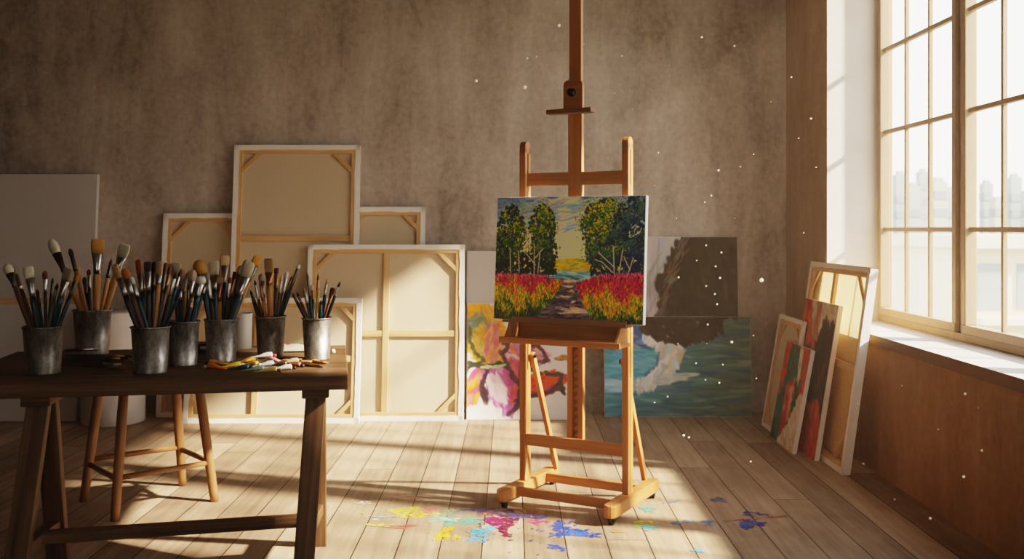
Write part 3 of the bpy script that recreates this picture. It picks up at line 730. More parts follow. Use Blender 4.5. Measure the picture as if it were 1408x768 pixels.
P = thing('landscape_painting', 'colourful woodland path landscape on stretched canvas, resting on the easel tray', 'painting', (0, 0, 0))
pv = Vector((math.sin(math.radians(26)), math.cos(math.radians(26)), 0)); pu = Vector((pv.y, -pv.x, 0))
P.location = Vector((.287, 4.657, 0)) - .108 * pv + .006 * pu + Vector((0, 0, .8725)); P.rotation_euler = (-.075, 0, math.radians(-26))
front_canvas(P, .742, .578, .036, art_landscape(), M['oil'], sat=1.12, gain=1.27)

# ------------------------------------------------------------------ the table
TY = math.radians(10); TFR = Vector((-.613, 3.722, 0)); ta = Vector((math.cos(TY), math.sin(TY), 0)); tb = Vector((-ta.y, ta.x, 0))
T = thing('trestle_table', 'long dark oak trestle table crowded with brush cans', 'table', TFR - ta * .7 + tb * .5, TY)
TL, TD = 1.45, 1.0    # local: x from -TL+.7 to .7, y from -.5 to .5
tm = MB()
for k in range(5):
    y0 = -.5 + k * .2; tm.box(.7 - TL, .7, y0, y0 + .1994, .698, .75)
tm.build('tabletop', M['table'], T, .004)
def loc(v): return T.matrix_basis.inverted() @ Vector(v)
T.matrix_basis = Matrix.Translation(T.location) @ Matrix.Rotation(TY, 4, 'Z')
def trestle(xc, y_front, y_back):
    ym = (y_front + y_back) / 2
    br((xc, -.475, .681), (xc, ym + .22, .681), .10, .034, (1, 0, 0)).build('trestle_head', M['table'], T, .004)
    br((xc, ym - .045, .664), (xc - .045, y_front, .0), .075, .05, (1, 0, 0)).build('leg', M['table'], T, .004)
    br((xc, ym + .045, .664), (xc, y_back, .0), .075, .05, (1, 0, 0)).build('leg', M['table'], T, .004)
    zc = .165; f0 = ym - .045 + (y_front - ym + .045) * (1 - zc / .655); f1 = ym + .045 + (y_back - ym - .045) * (1 - zc / .655)
    br((xc - .034, f0 + .02, zc), (xc, f1 - .02, zc), .05, .045, (1, 0, 0)).build('trestle_tie', M['table'], T, .003)
    return (f0 + f1) / 2, zc
pr = loc((-.80, 4.09, 0)); pl = loc((-1.757, 3.86, 0))
yr, zc = trestle(pr.x, pr.y - .44, pr.y); yl, _ = trestle(pl.x, pl.y - .43, pl.y)
br((pl.x, yl, zc + .005), (pr.x, yr, zc + .005), .05, .042, (0, 1, 0)).build('stretcher', M['table'], T, .003)
ZT = .7502

# ------------------------------------------------------------------ stool and plinth
S = thing('wooden_stool', 'four-legged round wooden stool pushed in behind the trestle table', 'stool', (-1.724, 4.741, 0))
feet = [(-.318, .006), (-.043, -.313), (.056, .301), (.306, .006)]
def at_h(fx, fy, z): k = 1 - z / .62 * .27; return Vector((fx * k, fy * k, z))
MB().rings([(.62, .225, .225), (.626, .232, .232), (.648, .232, .232), (.655, .222, .222)], 36).build('seat', M['stool'], S)
for fx, fy in feet:
    a = at_h(fx, fy, 0); b = at_h(fx, fy, .625)
    q = (b - a).to_track_quat('Z', 'Y').to_matrix().to_4x4()
    MB().rings([(0, .019, .019), (.05, .021, .021), (.45, .023, .023), ((b - a).length, .019, .019)], 16, True, Matrix.Translation(a) @ q).build('leg', M['stool'], S)
for i, j, z in ((0, 1, .178), (1, 3, .185), (0, 2, .2), (2, 3, .19)):
    MB().tube(at_h(*feet[i], z), at_h(*feet[j], z), .0125).build('stretcher', M['stool'], S)
pl_ = MB().rings([(0, .2, .2), (.006, .203, .203), (.738, .203, .203), (.745, .199, .199)], 56).build('round_plinth', M['plinth'])
pl_.location = (-2.69, 6.72, 0); tag(pl_, 'white cylindrical plinth on the floor behind the stool', 'plinth')

# ------------------------------------------------------------------ cans and brushes
CANS = {}
def can(key, px, py, dia_px, hpx, label):
    p = on_plane(px, py, .75); r_ = .5 * dia_px * (p.y + .06) / FPX; c = Vector((p.x, p.y + r_ * .85, ZT)); rb = r_ * .84
    c.x = X_at(px, c.y); h = hpx * c.y / FPX
    t = thing('metal_can', label, 'can', c, random.uniform(0, 6), 'galvanised brush cans on the table')
    b = MB().rings([(0, rb, rb), (.004, rb + .0015, rb + .0015), (.008, rb, rb), (h - .006, r_ - .002, r_ - .002), (h - .006, r_ - .004, r_ - .004), (.012, rb - .003, rb - .003), (.006, .001, .001)], 40)
    b.build('can_body', M['zinc'], t)
    rm = MB(); rm.rings([(h - .006, r_ - .002, r_ - .002), (h - .003, r_ + .0025, r_ + .0025), (h + .001, r_ + .0028, r_ + .0028), (h + .0025, r_, r_), (h + .001, r_ - .0035, r_ - .0035), (h - .006, r_ - .004, r_ - .004)], 40, False)
    rm.build('rolled_rim', M['zinc'], t)
    hd = MB(); zz = h * .5; rr = rb + (r_ - rb) * .5
    CANS[key] = (c, r_, rb, h)
can('a', 59.5, 516, 53, 64, 'galvanised can at the table corner in shadow, holding teal and brown brushes')
can('b', 127, 489.5, 50, 61, 'galvanised can behind the heap of loose brushes, holding the widest tan brush')
can('c', 207, 515, 52, 63, 'galvanised can crammed with dark brushes, in front middle of the table')
can('d', 252.5, 504, 43, 60, 'galvanised can holding the broad cream fan, between two fuller cans')
can('e', 304.5, 499, 46, 58, 'galvanised can with the thickest teal brush, next to the paint tubes')
can('f', 372, 493.5, 41.5, 57, 'brown-stained galvanised can behind the paint tubes, with wide beige brush')
can('g', 436, 496, 41, 57, 'galvanised can of thin brushes nearest the lit table end')

CANSAY = dict(a='in shadowed corner can', b='in can behind loose brushes', c='in crammed middle can', d='in the broad fan\'s can',
              e='in the can by the tubes', f='in the brown-stained can', g='in lit end can')

def brush_parts(root, L, hw, bw, bl, fl, shape, handle, bristle, ferrule='steel'):
    """a brush along local z from its butt: handle, ferrule, bristles"""
    zf0 = L - bl - fl; zb0 = L - bl; hr = hw / 2
    fr = hr * .92
    hd = MB().rings([(0, hr * .35, hr * .35), (.004, hr * .5, hr * .5), (zf0 * .35, hr * .7, hr * .7), (zf0 * .72, hr, hr), (zf0 * .9, hr * 1.02, hr * 1.02), (zf0 + .004, fr, fr)], 10)
    hd.build('handle', HANDLE[handle], root)
    flat = shape in ('flat', 'fan'); ry = (fr * .62 if bw > hw else fr) if flat else bw / 2 * .92; rx = bw / 2
    if shape == 'fan': frx = rx * .55
    else: frx = rx * .9
    MB().rings([(zf0, fr * 1.02, fr * 1.02), (zf0 + fl * .25, fr * 1.06, fr * 1.04), (zf0 + fl * .3, fr, fr * .96), (zb0, frx, ry), (zb0 + .001, frx * .9, ry * .9)], 12).build('ferrule', M[ferrule], root)
    b = MB()
    if shape == 'flat': R = [(zb0 - .001, frx * .95, ry * .9), (zb0 + bl * .4, rx * 1.02, ry * 1.0), (zb0 + bl * .85, rx * 1.0, ry * .75), (L - .001, rx * .82, ry * .45), (L, rx * .6, ry * .25)]
    elif shape == 'fan': R = [(zb0 - .001, frx * .95, ry * .9), (zb0 + bl * .45, rx * .95, ry * .9), (zb0 + bl * .8, rx * 1.05, ry * .7), (zb0 + bl * .95, rx * .85, ry * .5), (L, rx * .4, ry * .2)]
    elif shape == 'round': R = [(zb0 - .001, frx * .9, frx * .9), (zb0 + bl * .35, rx * 1.08, rx * 1.0), (zb0 + bl * .7, rx * .95, rx * .9), (zb0 + bl * .92, rx * .55, rx * .5), (L, rx * .2, rx * .2)]
    else: R = [(zb0 - .001, frx * .9, frx * .9), (zb0 + bl * .3, rx, rx), (zb0 + bl * .7, rx * .55, rx * .55), (L, rx * .06, rx * .06)]
    n = 12; b.rings(R, n)
    # bristle grain: u runs round, v along
    for k in range(len(b.uv)):
        b.uv[k] = [(p[1] * 8, p[0] * 6) for p in b.uv[k]]
    b.build('bristles', BRI[bristle], root)

SHAPEWORD = dict(flat='flat', fan='fan-shaped', round='round', point='pointed')
used = set()
def brush(key, tip, rim, w, bl, shape, handle, bristle, note='', hw=None, fl=None, ferrule='steel', dz=None, dr=None):
    c, r_, rb, h = CANS[key]; zr = c.z + h
    dr_ = random.uniform(-.55, .35) * r_ if dr is None else dr
    dR = c.y + dr_
    pr_ = Vector((X_at(rim, dR), dR, zr))
    off = Vector((pr_.x - c.x, dr_)); lim = r_ * .80
    if off.length > lim: off *= lim / off.length; pr_ = Vector((c.x + off.x, c.y + off.y, zr)); dR = pr_.y
    dT = dR + (random.uniform(-.03, .05) if dz is None else dz) + (dR - c.y) * .5
    pt = Vector((X_at(tip[0], dT), dT, Z_at(tip[1], dT)))
    ax = (pr_ - pt).normalized(); k = (zr - (c.z + .014)) / -ax.z; foot = pr_ + ax * k
    fo = Vector((foot.x - c.x, foot.y - c.y)); lim2 = rb - .016
    if fo.length > lim2:                       # the butt stays inside the can
        fo *= lim2 / fo.length; foot = Vector((c.x + fo.x, c.y + fo.y, c.z + .014))
    L = (pt - foot).length; s = c.y / FPX
    W = w * s; BL = bl * s; HW = (hw if hw else max(3.2, min(8.5, w * .52))) * s; FL = (fl if fl else max(11, min(26, w * 1.5))) * s
    size = 'thin' if w <= 5 else ('slim' if w <= 8 else ('medium' if w <= 12 else 'broad'))
    lab = f"{size} {SHAPEWORD[shape]} brush, {bristle if bristle != 'dark' else 'dark brown'} tip, {handle} handle, {note + ', ' if note else ''}{CANSAY[key]}"
    if lab in used: print('DUP LABEL', lab, tip)
    used.add(lab)
    t = thing('paint_brush', lab, 'brush', foot, 0, 'paint brushes standing in cans')
    q = (pt - foot).to_track_quat('Z', 'Y')
    # the flat of the brush roughly faces the room
    qx = q @ Vector((1, 0, 0)); roll = random.uniform(-.5, .5)
    zax = (pt - foot).normalized(); xax = Vector((1, 0, 0)); xax = (xax - zax * xax.dot(zax)).normalized()
    yax = zax.cross(xax); R3 = Matrix((xax, yax, zax)).transposed() @ Matrix.Rotation(roll, 3, 'Z')
    t.rotation_euler = R3.to_euler()
    brush_parts(t, L, HW, W, BL, FL, shape, handle, bristle, ferrule)

B = brush
# shadowed corner can
B('a', (8.5, 362.5), 40, 13, 15, 'round', 'brown', 'cream', 'leaning furthest out', 6, 20, 'steel_dark', .02, .01)
B('a', (18, 366), 46, 7, 13, 'round', 'brown', 'grey', 'tucked behind the cream one', 6, 24, 'steel', .05, .03)
B('a', (38, 366), 52, 14, 16, 'flat', 'teal', 'cream', '', 8, 26, 'steel', 0, -.02)
B('a', (62, 371.5), 63, 7.5, 12, 'round', 'black', 'brown', '', 5, 17, 'steel', 0, -.01)
B('a', (51, 397), 57, 5, 8, 'point', 'teal', 'dark', '', 6, 14, 'steel_dark', .02, .03)
B('a', (72.5, 381), 66, 4, 9, 'point', 'black', 'dark', 'beside the brown one', 3.5, 16, 'steel_dark', .03, .03)
B('a', (79, 389), 67, 4.5, 9, 'point', 'grey', 'dark', '', 5, 16, 'steel_dark', 0, -.03)
B('a', (94, 368.5), 75, 15.5, 18, 'flat', 'teal', 'grey', '', 9, 24, 'steel', -.01, -.03)
B('a', (107.5, 377), 81, 8, 11, 'round', 'teal', 'ochre', '', 6, 20, 'steel_dark', .03, .02)
# can behind the loose brushes
B('b', (69.5, 328.5), 111, 14, 22, 'round', 'tan', 'cream', '', 8, 30, 'steel_dark', .02, .01)
B('b', (96, 341.5), 119, 6, 12, 'round', 'tan', 'dark', '', 6, 20, 'steel_dark', 0, -.02)
B('b', (107, 366), 114, 5.5, 14, 'flat', 'tan', 'beige', '', 6, 12, 'copper', .03, .03)
B('b', (116, 381), 121, 6, 9, 'round', 'black', 'dark', '', 5, 14, 'steel_dark', .02, .04)
B('b', (122, 370), 124, 5.5, 8, 'round', 'black', 'brown', 'standing upright', 4.5, 18, 'steel', .01, .02)
B('b', (134.5, 328), 132, 17, 20, 'flat', 'tan', 'ochre', 'tallest', 10, 28, 'steel', 0, -.03)
B('b', (153.5, 355), 140, 5, 10, 'point', 'tan', 'brown', '', 6, 18, 'steel_dark', .02, .02)
B('b', (172.5, 335), 146, 17, 19, 'flat', 'tan', 'cream', '', 9, 16, 'steel', 0, -.01)
# crammed middle can
B('c', (156.5, 363.5), 189, 12.5, 20, 'flat', 'black', 'beige', 'leaning furthest out', 8, 25, 'steel', 0, -.02)
B('c', (170.5, 369.5), 195.5, 12, 14, 'round', 'brown', 'orange', '', 7, 22, 'steel', 0, -.01)
B('c', (180.5, 380), 204, 6, 11, 'round', 'teal', 'white', '', 6, 18, 'steel', 0, -.03)
B('c', (189.5, 357), 200, 11, 20, 'flat', 'teal', 'orange', '', 6, 26, 'steel', .03, .02)
B('c', (203, 359.5), 205, 10, 14, 'flat', 'black', 'dark', 'upright', 7, 26, 'steel', .02, .01)
B('c', (212, 360), 209, 7.5, 15, 'flat', 'black', 'dark', 'behind another dark one', 6, 20, 'steel_dark', .04, .04)
B('c', (221, 358.5), 213, 8, 20, 'flat', 'tan', 'beige', '', 6.5, 12, 'steel', 0, -.02)
B('c', (228, 361), 217, 5.5, 16, 'flat', 'black', 'brown', '', 5.5, 26, 'steel_dark', .02, .03)
B('c', (242, 374), 222, 6, 9, 'point', 'black', 'dark', 'leaning beside the fan', 6, 24, 'steel', 0, -.02)
B('c', (249.5, 368), 226, 4.5, 13, 'point', 'teal', 'dark', '', 6, 16, 'steel', .02, .01)
B('c', (260, 371), 230, 3, 10, 'point', 'teal', 'brown', '', 4, 20, 'steel_dark', .0, .0)
B('c', (197, 374), 193, 5, 9, 'round', 'teal', 'grey', 'between the orange tips', 6, 18, 'steel', .05, .05)
B('c', (234, 366), 219, 6, 12, 'round', 'brown', 'brown', 'close to the fan', 5, 18, 'copper', .05, .05)
# can of the broad fan
B('d', (240, 361), 245, 22, 21, 'fan', 'teal', 'cream', '', 7, 16, 'steel', .0, .01)
B('d', (253, 370.5), 254, 11, 14, 'round', 'tan', 'pink', '', 6, 18, 'steel', .03, .03)
B('d', (265.5, 370.5), 258, 12, 16, 'round', 'black', 'pink', '', 6, 18, 'steel', .02, .02)
B('d', (277.5, 379), 264, 13.5, 11, 'round', 'teal', 'white', '', 9, 18, 'steel', 0, -.02)
B('d', (259, 386), 258, 4, 12, 'point', 'black', 'dark', 'upright', 4, 16, 'steel_dark', 0, -.03)
B('d', (266, 408), 256, 4, 7, 'point', 'black', 'beige', '', 7, 9, 'copper', 0, -.04)
B('d', (286, 378), 268, 4.5, 9, 'round', 'teal', 'grey', '', 5, 18, 'steel', .04, .03)
B('d', (248, 384), 248, 5, 9, 'round', 'teal', 'brown', '', 6, 20, 'steel', 0, -.03)
# can beside the tubes
B('e', (272.5, 357), 288, 18, 21, 'round', 'teal', 'ochre', '', 8, 20, 'steel', .02, .01)
B('e', (293.5, 358.5), 297, 16, 20, 'flat', 'teal', 'cream', 'upright', 8, 20, 'steel', .03, .03)
B('e', (309.5, 350.5), 307, 13, 15, 'flat', 'black', 'beige', 'tallest', 7, 24, 'steel', .04, .03)
B('e', (302, 380.5), 302, 11, 9, 'flat', 'tan', 'beige', '', 6, 24, 'copper', 0, -.02)
B('e', (344, 359.5), 320, 16, 22, 'flat', 'teal', 'cream', 'with wide ferrule', 12, 26, 'steel', 0, -.03)
B('e', (355, 352), 324, 12.5, 16, 'flat', 'tan', 'golden', '', 5.5, 22, 'steel_dark', .03, .02)
B('e', (323.5, 373.5), 312, 7.5, 10, 'flat', 'black', 'brown', '', 6, 24, 'copper', 0, -.02)
B('e', (332, 364.5), 316, 9, 14, 'round', 'teal', 'grey', '', 7, 22, 'steel_dark', .03, .03)
B('e', (317, 381), 309, 5, 8, 'round', 'black', 'brown', '', 5, 22, 'steel', .0, -.03)
B('e', (285, 375), 293, 6, 10, 'flat', 'black', 'grey', '', 6, 26, 'steel', .0, -.03)
B('e', (339, 357), 318, 8, 12, 'round', 'brown', 'ochre', '', 5, 18, 'steel_dark', .06, .05)
# brown-stained can
B('f', (369.5, 355), 372, 17, 19, 'flat', 'tan', 'beige', '', 9, 18, 'copper', 0, -.02)
B('f', (380, 368), 379, 8, 8, 'flat', 'brown', 'brown', '', 6, 20, 'copper', .02, .01)
B('f', (387.5, 376.5), 381, 4.5, 10, 'point', 'grey', 'beige', '', 4, 16, 'steel', .0, 0)
B('f', (395, 373), 383, 5.5, 10, 'round', 'grey', 'white', '', 4, 20, 'steel', .02, .02)
B('f', (411.5, 363.5), 386.5, 5, 6, 'round', 'green', 'white', '', 6, 30, 'steel_dark', .0, -.01)
B('f', (344, 398), 356, 3.5, 8, 'point', 'black', 'dark', '', 6, 12, 'steel_dark', 0, -.01)
B('f', (350, 384), 360, 3.5, 8, 'point', 'brown', 'dark', '', 4.5, 20, 'steel', 0, -.02)
B('f', (357.5, 385), 365, 4, 8, 'point', 'tan', 'brown', '', 5, 20, 'copper', .0, -.02)
B('f', (359.5, 376), 364, 9, 12, 'round', 'black', 'grey', '', 5, 18, 'steel', .04, .03)
B('f', (402, 378), 384, 4, 8, 'point', 'black', 'brown', '', 5, 20, 'steel_dark', .03, .02)
B('c', (216, 368), 211, 6, 11, 'round', 'teal', 'beige', '', 6, 20, 'copper', .06, .06)
B('c', (206, 372), 203, 5, 9, 'round', 'brown', 'dark', '', 5.5, 20, 'steel', .06, .06)
B('d', (271, 366), 262, 8, 12, 'flat', 'teal', 'ochre', '', 6, 18, 'steel_dark', .06, .06)
B('d', (246, 377), 247, 6, 10, 'flat', 'brown', 'dark', '', 6, 18, 'steel', .05, .05)
B('e', (300, 368), 300, 8, 12, 'flat', 'teal', 'orange', '', 6, 20, 'steel', .07, .06)
B('e', (329, 379), 314, 6, 9, 'point', 'teal', 'dark', '', 6, 22, 'steel', .05, .05)
B('e', (349, 368), 321, 6, 10, 'round', 'teal', 'brown', '', 6, 20, 'steel', .07, .06)
B('f', (374, 372), 370, 6, 10, 'round', 'teal', 'ochre', '', 5, 20, 'steel', .06, .05)
# thin brushes at the lit end
B('g', (401.5, 402), 421, 3.5, 7, 'point', 'black', 'dark', 'leaning furthest out', 4.5, 8, 'steel_dark', 0, -.02)
B('g', (408, 401), 424, 3.5, 7, 'point', 'brown', 'dark', '', 4.5, 9, 'steel', .02, .01)
B('g', (417.5, 395), 427, 3.5, 8, 'point', 'grey', 'beige', '', 4.5, 14, 'steel', .0, 0)
B('g', (422.4, 374), 429, 3.5, 10, 'point', 'teal', 'brown', '', 4.5, 22, 'steel_dark', 0, -.02)
B('g', (429, 391.5), 432, 5, 8, 'flat', 'grey', 'beige', '', 4.5, 14, 'copper', .02, .02)
B('g', (437.5, 375), 436, 3.5, 10, 'point', 'yellow', 'brown', '', 5, 14, 'copper', 0, -.02)
B('g', (450, 382), 442.5, 3.5, 9, 'point', 'teal', 'ochre', '', 5, 14, 'steel', .0, -.01)
B('g', (458, 395.5), 447, 7.5, 10, 'flat', 'brown', 'brown', '', 4.5, 12, 'copper', .02, .02)
B('g', (468, 386), 449.5, 3.5, 9, 'point', 'black', 'dark', 'crossing a brown one', 4, 12, 'steel', 0, -.02)
B('g', (441.5, 412), 441, 4.5, 6, 'point', 'teal', 'dark', 'shortest', 5, 8, 'steel_dark', .0, -.02)

# loose brushes heaped in the shade: butt and tip on the tabletop, some lying across others
def lying(pa, pb, za, zb, w, handle, bristle, shape, label, ferrule='steel', hw=5):
    a = on_plane(*pa, .75); b = on_plane(*pb, .75); s = a.y / FPX; W = w * s
    a.z = .7502 + za + hw * s * .5; b.z = .7502 + zb + hw * s * .5
    t = thing('paint_brush', label, 'brush', a, 0, 'loose brushes lying on the table')
    zax = (b - a).normalized(); xax = Vector((0, 0, 1)).cross(zax).normalized(); yax = zax.cross(xax)
    t.rotation_euler = Matrix((xax, yax, zax)).transposed().to_euler()
    brush_parts(t, (b - a).length, hw * s, W, 10 * s, 16 * s, shape, handle, bristle, ferrule)
lying((84, 504), (172, 507.5), 0, 0, 6, 'black', 'brown', 'round', 'black loose brush with brown tip, frontmost in the heap')
lying((82, 500.5), (166, 503), 0, 0, 6, 'black', 'cream', 'flat', 'black loose brush with cream tip, second from front of the heap')
lying((86, 498), (178, 499), 0, 0, 5, 'teal', 'orange', 'round', 'teal loose brush with orange tip, low in the heap', 'copper')
lying((84, 495.5), (186, 496.5), 0, 0, 5, 'black', 'grey', 'flat', 'black loose brush with grey tip, longest in the heap')
lying((96, 492.5), (182, 493.5), 0, 0, 6, 'brown', 'dark', 'round', 'brown loose brush with dark tip, behind the heap')
lying((84, 501), (176, 500), .016, .016, 5, 'black', 'dark', 'flat', 'black loose brush with dark tip, upper layer of the heap', 'copper')
lying((90, 496), (170, 498), .016, .017, 5, 'teal', 'cream', 'flat', 'teal loose brush with cream tip, upper layer of the heap')
lying((88, 494), (137, 489), .03, .022, 5, 'black', 'white', 'flat', 'black loose brush with white tip lying across the top of the heap', 'steel')

# paint tubes heaped in the light
def tube(px, py, ang, col, cap, label, z=0, L=.105, r0=.011, squeeze=.4):
    p = on_plane(px, py, .75); t = thing('paint_tube', label, 'paint tube', (p.x, p.y, .7502 + z), ang, 'paint tubes heaped on the table')
    m_ = plain('tube_' + str(len(bpy.data.materials)), rgb(*col), .35, .0, .08, 40)
    R4 = Matrix.Translation((-L / 2, 0, r0)) @ Matrix.Rotation(math.pi / 2, 4, 'Y')
    def ring(z_, rx, ry): return (z_, rx, ry, r0 - rx, 0)
    b = MB().rings([ring(0, .0015, r0 * 1.35), ring(.008, .0016, r0 * 1.35), ring(L * .3, r0 * squeeze, r0 * 1.2), ring(L * .62, r0 * .95, r0 * 1.02), ring(L * .8, r0, r0), ring(L * .82, r0 * .96, r0 * .96), ring(L * .87, r0 * .5, r0 * .5)], 16, True, R4)
    b.build('tube_body', m_, t)
    MB().rings([(L * .86, r0 * .62, r0 * .62, r0 * .4, 0), (L * .97, r0 * .55, r0 * .55, r0 * .4, 0), (L, r0 * .5, r0 * .5, r0 * .4, 0)], 14, True, R4).build('tube_cap', plain('cap_' + str(len(bpy.data.materials)), rgb(*cap), .4, 0, .05), t)
tube(297, 506.5, 2.9, (226, 132, 34), (230, 226, 214), 'orange paint tube with white cap, frontmost at the dark end of the heap')
tube(300, 501, 3.3, (214, 150, 40), (60, 44, 30), 'amber paint tube with dark cap, beside the orange one')
tube(318, 504.5, .3, (204, 172, 66), (240, 232, 210), 'pale yellow paint tube with cream cap, low in the heap')
tube(331, 507.5, -.25, (56, 92, 104), (30, 30, 32), 'blue-grey paint tube with black cap, at the heap front')
tube(350, 509.5, .12, (132, 146, 132), (236, 230, 216), 'sage paint tube with white cap, at the heap front')
tube(368, 511, .0, (190, 172, 120), (120, 84, 60), 'ivory paint tube with brown cap, nearest the table edge')
tube(388, 508, .25, (196, 190, 176), (40, 34, 32), 'white paint tube with black cap, near the table edge')
tube(345, 502.5, -.5, (196, 158, 60), (226, 216, 196), 'mustard paint tube with pale cap, middle of the heap')
tube(364, 503, .4, (146, 158, 166), (204, 60, 70), 'pale grey paint tube with red cap, middle of the heap')
tube(383, 502.5, -.2, (66, 52, 46), (24, 22, 22), 'dark brown paint tube with black cap, middle of the heap')
tube(362, 499, .15, (234, 226, 220), (214, 92, 110), 'white paint tube with pink cap, on top of the heap', .024)
tube(340, 497.5, .9, (206, 140, 44), (60, 50, 42), 'golden paint tube with brown cap, behind the heap')
tube(378, 497, 2.6, (196, 150, 146), (236, 228, 220), 'blush pink paint tube with white cap, behind the heap')
tube(402, 504, -.3, (112, 66, 52), (52, 36, 30), 'rust paint tube with dark cap, at the lit end of the heap')
tube(398, 499, .35, (150, 122, 96), (40, 34, 30), 'taupe paint tube with black cap, beside the loose brushes')
lying((392, 501), (446, 505.5), 0, 0, 4, 'black', 'brown', 'point', 'short dark loose brush at the lit end of the paint tubes', 'copper', 3.5)
lying((398, 497.5), (452, 500.5), 0, 0, 4, 'yellow', 'ochre', 'point', 'yellow-handled loose brush pointing along the lit table end', 'copper', 3.5)
lying((388, 496), (440, 497), 0, 0, 4, 'tan', 'ochre', 'point', 'tan-handled loose brush behind the yellow-handled one', 'copper', 3.5)

# far side of the tabletop
cu = on_plane(330, 482, .75)
cup = MB().rings([(0, .04, .04), (.003, .042, .042), (.166, .047, .047), (.168, .0455, .0455), (.166, .0435, .0435), (.012, .039, .039), (.01, .002, .002)], 36).build('white_pot', M['cup'])
cup.location = (cu.x, cu.y + .03, ZT); tag(cup, 'plain white pot behind the can beside the paint tubes', 'pot')
def pad(px, py, w, d, rz, z, label, cover, page):
    p = on_plane(px, py, .75); t = thing('sketch_pad', label, 'sketch pad', (p.x, p.y, ZT), rz)
    bx(-w / 2, w / 2, -d / 2, d / 2, 0, .006).build('back_cover', cover, t, .001)
    MB().box(-w / 2 + .004, w / 2 - .004, -d / 2 + .004, d / 2 - .004, .006, z).build('pages', page, t, .001)
    return t, z
dk = plain('book_cover', rgb(44, 30, 26), .6); pg = plain('paper_cream', rgb(232, 222, 206), .85, var=.03)
t, z = pad(405, 481.5, .20, .15, math.radians(10), .022, 'thick sketch pad with red dabs on its top page, behind the brown-stained can', dk, pg)
def dabs(parent, items, z, name):
    m_ = MB(); cols = []
    for k, (x, y, r_, c) in enumerate(items):
        i = len(m_.v); n = 14
        for j in range(n):
            a = 2 * math.pi * j / n; rr = r_ * (1 + .3 * math.sin(3 * a + k) + random.uniform(-.12, .12)); m_.v.append(Vector((x + rr * math.cos(a), y + .7 * rr * math.sin(a), z)))
        for j in range(n):
            a = 2 * math.pi * j / n; m_.v.append(Vector((x + .5 * r_ * math.cos(a), y + .35 * r_ * math.sin(a), z + .003)))
        m_.m = k
        for j in range(n): m_.face((i + j, i + (j + 1) % n, i + n + (j + 1) % n, i + n + j), [(0, 0)] * 4)
        m_.face([i + n + j for j in range(n)], [(0, 0)] * n)
        cols.append(plain('dab_' + str(len(bpy.data.materials)), rgb(*c), .3, 0, .1))
    return m_.build(name, cols, parent)
dabs(t, [(-.07, .02, .018, (196, 40, 44)), (-.03, .045, .012, (206, 70, 74)), (.03, .05, .01, (60, 44, 40)), (-.085, -.03, .012, (180, 60, 80))], z + .0004, 'paint_dabs')
p = on_plane(352, 481, .75)
pal = thing('paint_palette', 'wooden palette with blobs of paint, between the white pot and brown-stained can', 'palette', (p.x, p.y, ZT), math.radians(14))
pts = [(.13 * math.cos(a) * (1 + .06 * math.sin(2 * a)), .085 * math.sin(a)) for a in [2 * math.pi * k / 40 for k in range(40)]]
MB().prism(pts, (0, 0, .004), (1, 0, 0), (0, 1, 0), .007).build('palette_board', M['pine'], pal, .001)
dabs(pal, [(.08, .03, .016, (230, 222, 206)), (.045, .05, .014, (206, 150, 44)), (.0, .058, .015, (60, 46, 40)), (-.05, .05, .014, (180, 70, 40)), (-.085, .02, .015, (226, 214, 190)), (.09, -.01, .014, (48, 64, 62)), (.04, -.02, .02, (216, 202, 180))], .008, 'paint_dabs')
p = on_plane(281, 485, .75)
bxk = thing('pencil_box', 'flat dark wooden box with a pale clasp, behind two adjoining cans', 'box', (p.x, p.y, ZT), math.radians(10))
bx(-.07, .07, -.045, .045, 0, .03).build('box_base', dk, bxk, .002); bx(-.071, .071, -.046, .046, .0305, .046).build('box_lid', dk, bxk, .003)
bx(-.012, .012, -.05, -.0455, .022, .036).build('clasp', M['steel'], bxk, .001)
p = on_plane(458, 485, .75)
er = MB().rings([(0, .008, .006), (.003, .011, .009), (.012, .010, .008), (.017, .005, .004)], 14).build('kneaded_eraser', M['cup'])
er.location = p + Vector((0, 0, .0004)); tag(er, 'little white lump of eraser on the lit end of the tabletop', 'eraser')

# ------------------------------------------------------------------ paint on the floor
SP = MB(); SPC = []
def blob(px, py, wpx, hpx, col, seed=0, spikes=7, rot=0):
    p = on_plane(px, py, 0); s = p.y / FPX; rx = wpx * s / 2; ry = hpx / 2 * s * p.y / EYE
    R = random.Random(seed * 31 + int(px)); n = 40; i = len(SP.v); z = .0012 + .00002 * len(SPC) / 41
    ph = [R.uniform(0, 6.28) for _ in range(4)]
    for j in range(n):
        a = 2 * math.pi * j / n
        k = 1 + .22 * math.sin(3 * a + ph[0]) + .16 * math.sin(5 * a + ph[1]) + .14 * math.sin(spikes * a + ph[2]) + .1 * math.sin(13 * a + ph[3]) + R.uniform(-.1, .1)
        x, y = rx * k * math.cos(a), ry * k * math.sin(a)
        SP.v.append(Vector((p.x + x * math.cos(rot) - y * math.sin(rot), p.y + x * math.sin(rot) + y * math.cos(rot), z)))
    SP.v.append(Vector((p.x, p.y, z)))
    for j in range(n): SP.face((i + j, i + (j + 1) % n, i + n), [(0, 0)] * 3)
    SPC.extend([rgb(*col)] * (n + 1))
def spray(px, py, wpx, hpx, col, n, seed, size=(1.5, 5)):
    R = random.Random(seed)
    for k in range(n):
        x = px + R.gauss(0, wpx / 2.6); y = py + R.gauss(0, hpx / 2.6); w_ = R.uniform(*size)
        blob(x, y, w_, w_ * .36, tuple(max(0, min(255, c + R.randint(-14, 14))) for c in col), seed * 50 + k, 5)
YEL, TEAL, MAG, BLU, CYA, PUR, RED, ORA, OLV = (222, 184, 60), (84, 160, 144), (112, 30, 66), (40, 74, 160), (84, 160, 186), (74, 68, 134), (204, 104, 100), (232, 164, 50), (122, 140, 110)
